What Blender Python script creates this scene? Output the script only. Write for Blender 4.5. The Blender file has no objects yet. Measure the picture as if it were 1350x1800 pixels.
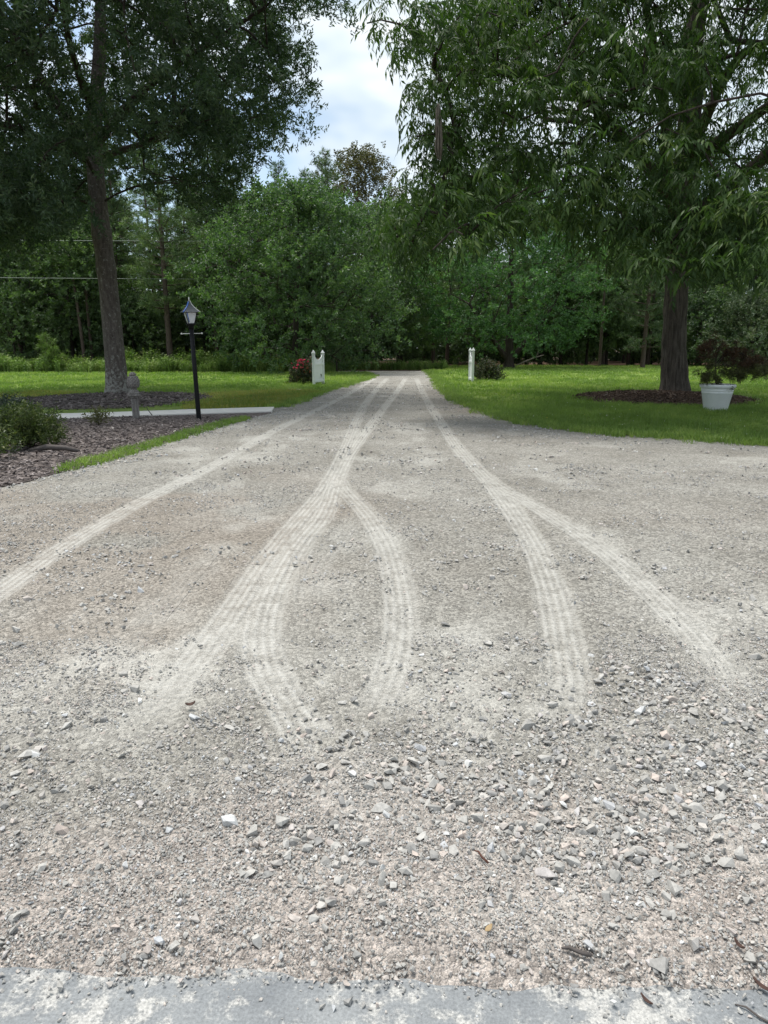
import bpy, bmesh, math, random
import numpy as np
from mathutils import Vector, Matrix

random.seed(7)
RNG = np.random.default_rng(7)
S = bpy.context.scene
C = S.collection
PI = math.pi

# ------------------------------------------------------------------ camera
EYE = 1.55
FPX = 1248.0                      # focal length in photo pixels (photo is 1350 x 1800)
PITCH = math.atan(288.0 / FPX)    # camera tilted down
cam_data = bpy.data.cameras.new('camera')
cam = bpy.data.objects.new('camera', cam_data)
C.objects.link(cam)
cam.location = (0, 0, EYE)
cam.rotation_euler = (PI / 2 - PITCH, 0, 0)
cam_data.sensor_fit = 'AUTO'
cam_data.sensor_width = 36.0
cam_data.lens = 36.0 * FPX / 1800.0
cam_data.clip_start = 0.05
cam_data.clip_end = 2000
S.camera = cam

# ------------------------------------------------------------------ exposure
S.view_settings.view_transform = 'Standard'
S.view_settings.look = 'None'
S.view_settings.exposure = 0.70
S.view_settings.gamma = 1.0
S.view_settings.use_curve_mapping = False
S.render.engine = 'CYCLES'
S.cycles.max_bounces = 5
S.cycles.diffuse_bounces = 3
S.cycles.glossy_bounces = 2
S.cycles.transmission_bounces = 3
S.cycles.caustics_reflective = False
S.cycles.caustics_refractive = False

# ------------------------------------------------------------------ sky and sun
SUN_EL, SUN_AZ = math.radians(72), math.radians(-50)     # azimuth from +Y, negative = left
world = bpy.data.worlds.new('World'); S.world = world
world.use_nodes = True


def N(nt, typ, ins=None, **attrs):
    n = nt.nodes.new(typ)
    for k, v in attrs.items():
        setattr(n, k, v)
    if ins:
        for k, v in ins.items():
            sk = n.inputs[k]
            if isinstance(v, bpy.types.NodeSocket):
                nt.links.new(v, sk)
            else:
                sk.default_value = v
    return n


def MA(nt, op, a, b=0.0, c=None, clamp=False):
    ins = {0: a, 1: b}
    if c is not None:
        ins[2] = c
    return N(nt, 'ShaderNodeMath', ins, operation=op, use_clamp=clamp).outputs[0]


def RAMP(nt, fac, stops, interp='LINEAR'):
    n = N(nt, 'ShaderNodeValToRGB', {0: fac})
    n.color_ramp.interpolation = interp
    el = n.color_ramp.elements
    while len(el) < len(stops):
        el.new(0.5)
    for e, (p, c) in zip(el, stops):
        e.position = p
        e.color = (c[0], c[1], c[2], 1) if hasattr(c, '__len__') else (c, c, c, 1)
    return n.outputs[0]


def MIX(nt, fac, a, b, blend='MIX'):
    n = N(nt, 'ShaderNodeMix', data_type='RGBA', blend_type=blend)
    for i, v in ((0, fac), (6, a), (7, b)):
        if isinstance(v, bpy.types.NodeSocket):
            nt.links.new(v, n.inputs[i])
        else:
            n.inputs[i].default_value = (v[0], v[1], v[2], 1) if hasattr(v, '__len__') else v
    return n.outputs[2]


def NOISE(nt, vec, scale, detail=4.0, rough=0.55, out='Fac', dist=0.0):
    n = N(nt, 'ShaderNodeTexNoise', {'Scale': scale, 'Detail': detail, 'Roughness': rough, 'Distortion': dist})
    if vec is not None:
        nt.links.new(vec, n.inputs['Vector'])
    return n.outputs[out]


def SMOOTH(nt, x, e0, e1):
    n = N(nt, 'ShaderNodeMapRange', {0: x, 1: e0, 2: e1, 3: 0.0, 4: 1.0}, interpolation_type='SMOOTHSTEP')
    return n.outputs[0]


wt = world.node_tree
wt.nodes.clear()
sky = N(wt, 'ShaderNodeTexSky', sky_type='NISHITA', sun_disc=False, sun_elevation=SUN_EL,
        sun_rotation=SUN_AZ, air_density=1.0, dust_density=1.5, ozone_density=1.0)
wtc = N(wt, 'ShaderNodeTexCoord')
wmap = N(wt, 'ShaderNodeMapping', {'Vector': wtc.outputs['Generated'], 'Location': (0.35, 0.1, 0.62), 'Scale': (1.0, 1.0, 2.1)})
cn = NOISE(wt, wmap.outputs[0], 2.6, 4.0, 0.56)
cover = SMOOTH(wt, cn, 0.30, 0.54)
shade = NOISE(wt, wmap.outputs[0], 5.2, 3.0, 0.6)
ccol = RAMP(wt, shade, [(0.30, (3.6, 4.6, 5.7)), (0.50, (5.3, 6.0, 6.6)), (0.68, (7.0, 7.2, 7.3))])
skyc = MIX(wt, 1.0, sky.outputs[0], (1.25, 1.25, 1.2), 'MULTIPLY')
skym = MIX(wt, cover, skyc, ccol)
bg = N(wt, 'ShaderNodeBackground', {'Color': skym, 'Strength': 0.1})
wo = N(wt, 'ShaderNodeOutputWorld', {'Surface': bg.outputs[0]})

sun_data = bpy.data.lights.new('sun', 'SUN')
sun_data.energy = 3.0
sun_data.angle = math.radians(24)
sun_data.color = (1.0, 0.96, 0.90)
sun = bpy.data.objects.new('sun', sun_data); C.objects.link(sun)
sdir = Vector((math.sin(SUN_AZ) * math.cos(SUN_EL), math.cos(SUN_AZ) * math.cos(SUN_EL), math.sin(SUN_EL)))
sun.rotation_euler = sdir.to_track_quat('Z', 'Y').to_euler()
sun.location = (0, 0, 30)


# ------------------------------------------------------------------ geometry helpers
def ray(px, py):
    xc, yc = (px - 675) / FPX, (900 - py) / FPX
    cp, sp = math.cos(PITCH), math.sin(PITCH)
    return Vector((xc, cp + yc * sp, -sp + yc * cp))


def G(px, py, z=0.0):
    """surveyed ground point: where the sight line meets height z"""
    d = ray(px, py)
    t = (z - EYE) / d.z
    return Vector((d.x * t, d.y * t, z))


def AT(px, py, Y):
    d = ray(px, py)
    t = Y / d.y
    return Vector((d.x * t, Y, EYE + d.z * t))


def _hash(ix, iy, seed):
    h = (ix.astype(np.int64) * 374761393 + iy.astype(np.int64) * 668265263 + seed * 974711) & 0x7fffffff
    h = ((h ^ (h >> 13)) * 1274126177) & 0x7fffffff
    h = h ^ (h >> 16)
    return (h & 0xffff) / 65535.0


def vnoise(x, y, seed=0):
    x = np.asarray(x, float); y = np.asarray(y, float)
    ix, iy = np.floor(x), np.floor(y)
    fx, fy = x - ix, y - iy
    fx = fx * fx * (3 - 2 * fx); fy = fy * fy * (3 - 2 * fy)
    a = _hash(ix, iy, seed); b = _hash(ix + 1, iy, seed)
    c = _hash(ix, iy + 1, seed); d = _hash(ix + 1, iy + 1, seed)
    return (a * (1 - fx) + b * fx) * (1 - fy) + (c * (1 - fx) + d * fx) * fy


def fbm(x, y, seed=0, octv=4):
    s = 0; amp = 0.5; tot = 0
    for o in range(octv):
        s = s + amp * vnoise(np.asarray(x) * 2 ** o, np.asarray(y) * 2 ** o, seed + o * 17)
        tot += amp; amp *= 0.5
    return s / tot


def sstep(x, a, b):
    t = np.clip((x - a) / (b - a), 0, 1)
    return t * t * (3 - 2 * t)


def mesh_np(name, verts, faces, attrs=None, smooth=False):
    """faces: (M,k) int array, all faces with k corners"""
    verts = np.ascontiguousarray(verts, np.float32).reshape(-1, 3)
    me = bpy.data.meshes.new(name)
    me.vertices.add(len(verts))
    me.vertices.foreach_set('co', verts.ravel())
    if faces is not None and len(faces):
        faces = np.ascontiguousarray(faces, np.int32)
        m, k = faces.shape
        me.loops.add(m * k)
        me.loops.foreach_set('vertex_index', faces.ravel())
        me.polygons.add(m)
        me.polygons.foreach_set('loop_start', np.arange(0, m * k, k, dtype=np.int32))
        if smooth:
            me.polygons.foreach_set('use_smooth', np.ones(m, bool))
    me.update(calc_edges=True)
    me.validate()
    for an, (typ, arr) in (attrs or {}).items():
        a = me.attributes.new(an, typ, 'POINT')
        key = {'FLOAT': 'value', 'INT': 'value', 'FLOAT_VECTOR': 'vector'}[typ]
        a.data.foreach_set(key, np.ascontiguousarray(arr, np.int32 if typ == 'INT' else np.float32).ravel())
    if not smooth and len(me.polygons):
        me.polygons.foreach_set('use_smooth', np.zeros(len(me.polygons), bool))
    return me


def link(name, me, mat=None, parent=None, loc=None):
    o = bpy.data.objects.new(name, me)
    if mat is not None and me is not None and not me.materials:
        me.materials.append(mat)
    C.objects.link(o)
    if parent is not None:
        o.parent = parent
    if loc is not None:
        o.location = loc
    return o


def tag(o, label=None, cat=None, group=None, kind=None):
    for k, v in (('label', label), ('category', cat), ('group', group), ('kind', kind)):
        if v:
            o[k] = v
    return o


def empty(name, loc, label, cat, group=None, rz=0.0):
    o = bpy.data.objects.new(name, None)
    o.empty_display_size = 0.1
    C.objects.link(o)
    o.location = loc; o.rotation_euler = (0, 0, rz)
    return tag(o, label, cat, group)


class MB:
    """collects simple solids into one mesh"""
    def __init__(self):
        self.bm = bmesh.new()

    def box(self, c, d, rot=None, bevel=0.0):
        r = bmesh.ops.create_cube(self.bm, size=1.0)
        vs = r['verts']
        M = Matrix.Translation(c) @ (rot.to_4x4() if rot else Matrix.Identity(4)) @ Matrix.Diagonal((d[0], d[1], d[2], 1))
        bmesh.ops.transform(self.bm, matrix=M, verts=vs)
        if bevel:
            es = {e for v in vs for e in v.link_edges}
            bmesh.ops.bevel(self.bm, geom=list(es), offset=bevel, segments=1, affect='EDGES', profile=0.5)
        return self

    def lathe(self, prof, seg=24, c=(0, 0, 0), squash=None):
        rings = []
        for r, z in prof:
            rings.append([self.bm.verts.new((c[0] + r * math.cos(2 * PI * i / seg), c[1] + r * math.sin(2 * PI * i / seg), c[2] + z)) for i in range(seg)])
        for a, b in zip(rings[:-1], rings[1:]):
            for i in range(seg):
                self.bm.faces.new((a[i], a[(i + 1) % seg], b[(i + 1) % seg], b[i]))
        self.bm.faces.new(rings[-1])
        self.bm.faces.new(rings[0][::-1])
        return self

    def tube(self, pts, rads, seg=8):
        pts = [Vector(p) for p in pts]
        if not hasattr(rads, '__len__'):
            rads = [rads] * len(pts)
        rings = []
        for i, p in enumerate(pts):
            d = (pts[min(i + 1, len(pts) - 1)] - pts[max(i - 1, 0)]).normalized()
            u = d.cross(Vector((0.31, 0.52, 0.79))).normalized(); w = d.cross(u)
            rings.append([self.bm.verts.new(p + (u * math.cos(2 * PI * k / seg) + w * math.sin(2 * PI * k / seg)) * rads[i]) for k in range(seg)])
        for a, b in zip(rings[:-1], rings[1:]):
            for i in range(seg):
                self.bm.faces.new((a[i], a[(i + 1) % seg], b[(i + 1) % seg], b[i]))
        self.bm.faces.new(rings[-1]); self.bm.faces.new(rings[0][::-1])
        return self

    def prism(self, outline, y0, y1):
        """outline in x,z extruded from y0 to y1"""
        a = [self.bm.verts.new((x, y0, z)) for x, z in outline]
        b = [self.bm.verts.new((x, y1, z)) for x, z in outline]
        n = len(a)
        self.bm.faces.new(a); self.bm.faces.new(b[::-1])
        for i in range(n):
            self.bm.faces.new((a[i], b[i], b[(i + 1) % n], a[(i + 1) % n]))
        return self

    def build(self, name, mat, parent=None, smooth=False, loc=None):
        bmesh.ops.recalc_face_normals(self.bm, faces=self.bm.faces[:])
        me = bpy.data.meshes.new(name)
        self.bm.to_mesh(me); self.bm.free()
        if smooth:
            for p in me.polygons:
                p.use_smooth = True
        return link(name, me, mat, parent, loc)


def copy_thing(o, parent=None):
    c = o.copy(); C.objects.link(c); c.parent = parent
    for ch in list(o.children):
        copy_thing(ch, c)
    return c


# ------------------------------------------------------------------ materials
def new_mat(name):
    m = bpy.data.materials.new(name); m.use_nodes = True
    nt = m.node_tree; nt.nodes.clear()
    out = N(nt, 'ShaderNodeOutputMaterial')
    return m, nt, out


def principled(nt, out, col, rough=0.8, spec=0.3, metal=0.0, normal=None, **kw):
    b = N(nt, 'ShaderNodeBsdfPrincipled')
    for k, v in (('Base Color', col), ('Roughness', rough), ('Specular IOR Level', spec), ('Metallic', metal), ('Normal', normal)) + tuple(kw.items()):
        if v is None:
            continue
        if isinstance(v, bpy.types.NodeSocket):
            nt.links.new(v, b.inputs[k])
        elif k == 'Base Color':
            b.inputs[k].default_value = (v[0], v[1], v[2], 1)
        else:
            b.inputs[k].default_value = v
    nt.links.new(b.outputs[0], out.inputs[0])
    return b


def bump(nt, h, strength=0.5, dist=0.01, normal=None):
    ins = {'Height': h, 'Strength': strength, 'Distance': dist}
    if normal is not None:
        ins['Normal'] = normal
    return N(nt, 'ShaderNodeBump', ins).outputs[0]


def objco(nt):
    return N(nt, 'ShaderNodeTexCoord').outputs['Object']


def geopos(nt):
    return N(nt, 'ShaderNodeNewGeometry').outputs['Position']


def plain(name, col, rough=0.7, spec=0.3, nscale=0, namt=0.3, bmp=0.0, metal=0.0):
    m, nt, out = new_mat(name)
    c = col; nrm = None
    if nscale:
        f = NOISE(nt, objco(nt), nscale, 6, 0.6)
        c = MIX(nt, f, [x * (1 - namt) for x in col], [min(1, x * (1 + namt)) for x in col])
        if bmp:
            nrm = bump(nt, f, 0.6, bmp)
    principled(nt, out, c, rough, spec, metal, nrm)
    return m


def leaf_mat(name, dark, light, hue=None, trans=0.28, rough=0.5, spec=0.35, attr_type='GEOMETRY', hueamt=0.0, pos_noise=0.0, trans_tint=(1.15, 1.5, 0.6), objvar=0.0):
    """foliage: per-leaf tint from attribute 'tint', thin translucent blades"""
    m, nt, out = new_mat(name)
    a = N(nt, 'ShaderNodeAttribute', attribute_name='tint', attribute_type=attr_type).outputs['Fac']
    c = MIX(nt, a, dark, light)
    if hue is not None:
        c = MIX(nt, MA(nt, 'MULTIPLY', SMOOTH(nt, a, 0.62, 1.0), hueamt), c, hue)
    if objvar:
        r = N(nt, 'ShaderNodeObjectInfo').outputs['Random']
        c = MIX(nt, 1.0, c, RAMP(nt, r, [(0, (1 - objvar, 1 - objvar, 1 - objvar * .7)), (1, (1 + objvar, 1 + objvar * .8, 1 + objvar * .3))]), 'MULTIPLY')
    p = principled(nt, out, c, rough, spec)
    tcol = MIX(nt, 1.0, c, trans_tint, 'MULTIPLY')
    t = N(nt, 'ShaderNodeBsdfTranslucent', {'Color': tcol})
    mx = N(nt, 'ShaderNodeMixShader', {0: trans, 1: p.outputs[0], 2: t.outputs[0]})
    nt.links.new(mx.outputs[0], out.inputs[0])
    return m


def bark_mat(name, c0, c1, lichen=None, lamt=0.5, scale=6.0, stretch=0.12, dist=0.02, lich_scale=9, low=None):
    m, nt, out = new_mat(name)
    co = objco(nt)
    mp = N(nt, 'ShaderNodeMapping', {'Vector': co, 'Scale': (1, 1, stretch)}).outputs[0]
    f = NOISE(nt, mp, scale * 3, 8, 0.65)
    g = NOISE(nt, co, scale * 6, 6, 0.6)
    h = MA(nt, 'ADD', MA(nt, 'MULTIPLY', f, 0.7), MA(nt, 'MULTIPLY', g, 0.3))
    c = RAMP(nt, h, [(0.35, c0), (0.62, c1)])
    if lichen:
        ln = NOISE(nt, co, lich_scale, 6, 0.7)
        l = SMOOTH(nt, ln, 0.56, 0.66)
        if low:
            z = N(nt, 'ShaderNodeSeparateXYZ', {0: co}).outputs[2]
            l2 = MA(nt, 'ADD', ln, MA(nt, 'MULTIPLY', SMOOTH(nt, z, low, 0.0), 0.13))
            l = SMOOTH(nt, l2, 0.56, 0.66)
        c = MIX(nt, MA(nt, 'MULTIPLY', l, lamt), c, lichen)
    principled(nt, out, c, 0.9, 0.15, 0, bump(nt, h, 0.8, dist))
    return m


M = {}
M['black_metal'] = plain('black_metal', (0.006, 0.006, 0.007), 0.55, 0.2)
M['lantern_metal'] = plain('lantern_metal', (0.045, 0.05, 0.055), 0.3, 0.6, metal=0.4)
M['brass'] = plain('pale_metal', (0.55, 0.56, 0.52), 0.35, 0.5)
M['white_paint'] = plain('white_paint', (0.72, 0.75, 0.74), 0.5, 0.4, 9, 0.10)
M['pot'] = plain('pot_glaze', (0.76, 0.78, 0.79), 0.42, 0.4, 7, 0.10)
M['soil'] = plain('soil', (0.018, 0.014, 0.011), 0.95, 0.1, 40, 0.5, 0.01)
M['wire'] = plain('wire', (0.30, 0.33, 0.30), 0.5, 0.4)
M['dark_wood'] = plain('dark_wood', (0.03, 0.026, 0.022), 0.9, 0.1, 20, 0.4, 0.01)
M['stick'] = plain('stick', (0.10, 0.088, 0.082), 0.9, 0.1, 25, 0.5, 0.004)
M['stick_pale'] = plain('stick_pale', (0.24, 0.21, 0.18), 0.9, 0.1, 25, 0.4, 0.004)
M['brown_leaf'] = plain('brown_leaf', (0.07, 0.042, 0.034), 0.7, 0.2, 60, 0.5)
M['yellow_leaf'] = plain('yellow_leaf', (0.34, 0.25, 0.14), 0.7, 0.2, 60, 0.4)
M['twig'] = plain('twig', (0.09, 0.04, 0.028), 0.8, 0.2, 60, 0.5)
M['flower_pink'] = plain('flower_pink', (0.55, 0.035, 0.10), 0.6, 0.2, 30, 0.3)
M['flower_coral'] = plain('flower_coral', (0.42, 0.10, 0.06), 0.6, 0.2, 30, 0.3)
M['glint_blue'] = plain('glint_blue', (0.05, 0.13, 0.42), 0.25, 0.5)  # colour of the light streak put on the lantern

M['oak_bark'] = bark_mat('oak_bark', (0.065, 0.054, 0.047), (0.16, 0.14, 0.124), (0.32, 0.32, 0.29), 0.75, 5, 0.25, 0.015, 11, 1.5)
M['pecan_bark'] = bark_mat('pecan_bark', (0.034, 0.029, 0.025), (0.135, 0.117, 0.10), None, 0, 6, 0.1, 0.03)
M['bark'] = bark_mat('bark', (0.02, 0.016, 0.013), (0.07, 0.058, 0.048), None, 0, 5, 0.15, 0.02)
M['pine_bark'] = bark_mat('pine_bark', (0.045, 0.034, 0.027), (0.13, 0.10, 0.08), None, 0, 6, 0.3, 0.03)
M['post_wood'] = bark_mat('post_wood', (0.06, 0.055, 0.05), (0.28, 0.26, 0.24), (0.46, 0.45, 0.42), 0.6, 14, 0.08, 0.008, 30)

M['oak_leaf'] = leaf_mat('oak_leaf', (0.029, 0.055, 0.028), (0.10, 0.15, 0.075), (0.13, 0.15, 0.07), 0.30, hueamt=0.4, rough=0.45, spec=0.3)
M['pecan_leaf'] = leaf_mat('pecan_leaf', (0.024, 0.05, 0.014), (0.078, 0.132, 0.036), (0.13, 0.165, 0.04), 0.30, hueamt=0.5, rough=0.5, spec=0.18)
M['maple_leaf'] = leaf_mat('maple_leaf', (0.046, 0.086, 0.040), (0.13, 0.205, 0.085), (0.20, 0.25, 0.085), 0.35, hueamt=0.4)
M['maple_leaf2'] = leaf_mat('maple_leaf_darker', (0.045, 0.10, 0.042), (0.12, 0.23, 0.085), (0.16, 0.24, 0.07), 0.35, hueamt=0.4)
M['wood_leaf'] = leaf_mat('woodland_leaf', (0.055, 0.098, 0.044), (0.15, 0.22, 0.09), None, 0.34, objvar=0.3)
M['olive_leaf'] = leaf_mat('olive_leaf', (0.06, 0.065, 0.025), (0.17, 0.15, 0.06), (0.2, 0.15, 0.06), 0.2, hueamt=0.5)
M['grey_leaf'] = leaf_mat('grey_leaf', (0.04, 0.07, 0.035), (0.12, 0.16, 0.08), (0.2, 0.18, 0.1), 0.2, hueamt=0.4)
M['pine_needle'] = leaf_mat('pine_needle', (0.055, 0.10, 0.048), (0.17, 0.235, 0.095), None, 0.22, objvar=0.25)
M['sapling_needle'] = leaf_mat('sapling_needle', (0.08, 0.14, 0.03), (0.2, 0.28, 0.07), None, 0.2)
M['shrub_leaf'] = leaf_mat('shrub_leaf', (0.03, 0.05, 0.012), (0.10, 0.135, 0.035), (0.16, 0.15, 0.03), 0.2, hueamt=0.4, pos_noise=3)
M['dark_shrub_leaf'] = leaf_mat('dark_shrub_leaf', (0.012, 0.024, 0.014), (0.045, 0.07, 0.045), None, 0.15)
M['rose_leaf'] = leaf_mat('rose_leaf', (0.02, 0.035, 0.014), (0.075, 0.085, 0.035), (0.12, 0.05, 0.025), 0.2, hueamt=0.6)
M['red_maple_leaf'] = leaf_mat('red_maple_leaf', (0.045, 0.025, 0.016), (0.10, 0.062, 0.036), None, 0.35, trans_tint=(1.5, 1.1, 0.7))
M['bronze_leaf'] = leaf_mat('bronze_leaf', (0.055, 0.06, 0.024), (0.12, 0.13, 0.055), None, 0.35, trans_tint=(1.3, 1.3, 0.7))
M['weed_leaf'] = leaf_mat('weed_leaf', (0.08, 0.14, 0.035), (0.24, 0.32, 0.10), (0.28, 0.29, 0.11), 0.35, attr_type='INSTANCER', hueamt=0.5, pos_noise=0.6)
M['grass'] = leaf_mat('grass_blade', (0.12, 0.185, 0.042), (0.25, 0.345, 0.085), (0.36, 0.35, 0.12), 0.35, attr_type='INSTANCER', hueamt=0.35, pos_noise=0.45)
M['grass_dry'] = leaf_mat('dry_grass_blade', (0.18, 0.19, 0.04), (0.36, 0.34, 0.08), (0.42, 0.35, 0.13), 0.3, attr_type='INSTANCER', hueamt=0.5, pos_noise=0.6)


def lawn_mat():
    m, nt, out = new_mat('lawn_ground')
    p = geopos(nt)
    a = NOISE(nt, p, 0.5, 4, 0.6); b = NOISE(nt, p, 22, 5, 0.7)
    c = RAMP(nt, a, [(0.3, (0.13, 0.195, 0.045)), (0.7, (0.24, 0.32, 0.075))])
    c = MIX(nt, 1.0, c, RAMP(nt, b, [(0.3, 0.55), (0.7, 1.2)]), 'MULTIPLY')
    principled(nt, out, c, 0.9, 0.1, 0, bump(nt, b, 0.8, 0.03))
    return m


M['lawn'] = lawn_mat()


def floor_mat():
    m, nt, out = new_mat('forest_floor')
    p = geopos(nt)
    b = NOISE(nt, p, 8, 6, 0.7)
    c = RAMP(nt, b, [(0.3, (0.035, 0.024, 0.016)), (0.7, (0.12, 0.075, 0.05))])
    principled(nt, out, c, 0.95, 0.1)
    return m


M['floor'] = floor_mat()


def mulch_mat(name, c0, c1, c2):
    m, nt, out = new_mat(name)
    p = geopos(nt)
    v = N(nt, 'ShaderNodeTexVoronoi', {'Vector': N(nt, 'ShaderNodeMapping', {'Vector': p, 'Scale': (14, 28, 20)}).outputs[0], 'Scale': 1.0})
    b = NOISE(nt, p, 30, 5, 0.7)
    r = N(nt, 'ShaderNodeSeparateColor', {0: v.outputs['Color']}).outputs[0]
    c = RAMP(nt, r, [(0.0, c0), (0.6, c1), (1.0, c2)])
    c = MIX(nt, 1.0, c, RAMP(nt, b, [(0.3, 0.55), (0.7, 1.25)]), 'MULTIPLY')
    h = MA(nt, 'ADD', v.outputs['Distance'], b)
    principled(nt, out, c, 0.95, 0.1, 0, bump(nt, h, 0.8, 0.03))
    return m


M['mulch'] = mulch_mat('mulch_grey', (0.06, 0.05, 0.046), (0.15, 0.128, 0.118), (0.29, 0.25, 0.235))
M['mulch_brown'] = mulch_mat('mulch_brown', (0.035, 0.024, 0.018), (0.10, 0.066, 0.05), (0.2, 0.145, 0.11))


def chip_mat(name, stops):
    m, nt, out = new_mat(name)
    a = N(nt, 'ShaderNodeAttribute', attribute_name='tint', attribute_type='INSTANCER').outputs['Fac']
    c = RAMP(nt, a, stops)
    g = NOISE(nt, geopos(nt), 60, 3, 0.6)
    c = MIX(nt, 1.0, c, RAMP(nt, g, [(0.3, 0.75), (0.7, 1.2)]), 'MULTIPLY')
    principled(nt, out, c, 0.9, 0.15)
    return m


M['chip_grey'] = chip_mat('bark_chip_grey', [(0, (0.05, 0.04, 0.038)), (0.5, (0.16, 0.136, 0.128)), (0.85, (0.28, 0.245, 0.23)), (1, (0.48, 0.44, 0.40))])
M['chip_brown'] = chip_mat('bark_chip_brown', [(0, (0.03, 0.02, 0.016)), (0.5, (0.10, 0.068, 0.05)), (0.85, (0.18, 0.13, 0.10)), (1, (0.42, 0.38, 0.34))])


def stone_mat(name, attr=True):
    m, nt, out = new_mat(name)
    if attr:
        a = N(nt, 'ShaderNodeAttribute', attribute_name='tint', attribute_type='INSTANCER').outputs['Fac']
        a = MA(nt, 'FRACT', MA(nt, 'ADD', a, N(nt, 'ShaderNodeAttribute', attribute_name='ptint').outputs['Fac']))
    else:
        a = N(nt, 'ShaderNodeObjectInfo').outputs['Random']
    c = RAMP(nt, a, [(0.0, (0.25, 0.245, 0.235)), (0.2, (0.30, 0.291, 0.272)), (0.45, (0.365, 0.353, 0.328)), (0.7, (0.42, 0.406, 0.378)), (0.86, (0.46, 0.395, 0.35)), (0.95, (0.39, 0.40, 0.41)), (1.0, (0.62, 0.61, 0.58))])
    co = geopos(nt)
    g = NOISE(nt, co, 70, 3, 0.7)
    c = MIX(nt, 1.0, c, RAMP(nt, g, [(0.3, 0.80), (0.7, 1.16)]), 'MULTIPLY')
    principled(nt, out, c, 0.9, 0.15)
    return m


M['stone'] = stone_mat('gravel_stone')
M['stone_single'] = stone_mat('loose_stone', False)


def slab_mat():
    m, nt, out = new_mat('concrete_slab')
    p = geopos(nt)
    a = NOISE(nt, p, 15, 7, 0.66)
    mask_big = NOISE(nt, p, 2.3, 3, 0.5)
    fine = NOISE(nt, p, 120, 5, 0.7)
    base = RAMP(nt, NOISE(nt, p, 5, 5, 0.6), [(0.3, (0.16, 0.17, 0.178)), (0.7, (0.25, 0.26, 0.262))])
    w = MA(nt, 'ADD', a, MA(nt, 'MULTIPLY', MA(nt, 'SUBTRACT', mask_big, 0.5), 0.55))
    worn = SMOOTH(nt, w, 0.49, 0.64)
    c = MIX(nt, MA(nt, 'MULTIPLY', worn, MA(nt, 'ADD', 0.25, MA(nt, 'MULTIPLY', fine, 0.8))), base, (0.48, 0.465, 0.43))
    dark = SMOOTH(nt, NOISE(nt, p, 26, 4, 0.6), 0.66, 0.72)
    c = MIX(nt, MA(nt, 'MULTIPLY', dark, 0.5), c, (0.14, 0.15, 0.18))
    c = MIX(nt, 1.0, c, RAMP(nt, fine, [(0.3, 0.66), (0.7, 1.28)]), 'MULTIPLY')
    h = MA(nt, 'ADD', MA(nt, 'MULTIPLY', worn, -0.8), MA(nt, 'MULTIPLY', fine, 0.5))
    principled(nt, out, c, 0.75, 0.3, 0, bump(nt, h, 0.7, 0.004))
    return m


M['slab'] = slab_mat()
M['path'] = plain('path_concrete', (0.62, 0.60, 0.56), 0.85, 0.2, 6, 0.10, 0.003)

# ------------------------------------------------------------------ the driveway surface
TRACKS = [  # (pixel polyline on the photograph -> surveyed ground path, half width m, dust strength, fade in, fade out)
    ([(662, 664), (610, 695), (545, 728), (480, 760), (380, 818), (250, 885), (130, 955), (0, 1045), (-120, 1125)], 0.12, 0.85, 3.0, 0.3),
    ([(682, 664), (658, 690), (636, 722), (612, 780), (592, 828), (565, 872), (520, 925), (465, 995), (410, 1080), (345, 1170), (265, 1265), (190, 1370)], 0.12, 0.85, 3.0, 1.0),
    ([(714, 664), (697, 690), (660, 738), (618, 795), (592, 845), (570, 905), (520, 970), (478, 1045), (458, 1120), (470, 1190), (520, 1270), (560, 1320)], 0.115, 0.95, 3.0, 0.12),
    ([(590, 838), (602, 862), (640, 902), (675, 955), (697, 1030), (704, 1115), (688, 1190), (655, 1270), (610, 1350)], 0.11, 0.82, 0.6, 0.9),
    ([(731, 664), (745, 695), (770, 738), (805, 790), (855, 846), (902, 905), (940, 968), (970, 1045), (988, 1130), (1000, 1220), (985, 1310), (975, 1390)], 0.12, 0.85, 3.0, 1.1),
    ([(815, 800), (862, 850), (955, 903), (1070, 980), (1170, 1072), (1250, 1160), (1340, 1290)], 0.115, 0.85, 0.8, 0.9),
    ([(470, 870), (400, 905), (330, 950)], 0.36, 0.12, 0.5, 0.5),
    ([(400, 960), (300, 1060), (200, 1150), (60, 1250)], 0.12, 0.30, 1.0, 0.8),
    ([(600, 870), (545, 950), (515, 1040), (520, 1120)], 0.10, 0.45, 0.5, 0.8),
    ([(640, 900), (560, 1000), (540, 1080)], 0.10, 0.35, 0.5, 0.6),
]


def resample(P, step):
    P = np.array(P, float)
    # Catmull-Rom
    out = []
    for i in range(len(P) - 1):
        p0 = P[max(i - 1, 0)]; p1 = P[i]; p2 = P[i + 1]; p3 = P[min(i + 2, len(P) - 1)]
        n = max(2, int(np.linalg.norm(p2 - p1) / step))
        for t in np.linspace(0, 1, n, endpoint=False):
            out.append(0.5 * ((2 * p1) + (-p0 + p2) * t + (2 * p0 - 5 * p1 + 4 * p2 - p3) * t * t + (-p0 + 3 * p1 - 3 * p2 + p3) * t ** 3))
    out.append(P[-1])
    return np.array(out)


TR = []
for px, hw, st, fi, fo in TRACKS:
    pts = resample([G(*p)[:2] for p in px], 0.3)
    # parameterise from the near end so that u = 0 close to the camera
    L = np.concatenate([[0], np.cumsum(np.linalg.norm(np.diff(pts, axis=0), axis=1))])
    TR.append((pts, L, hw, st, fi, fo))


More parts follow.
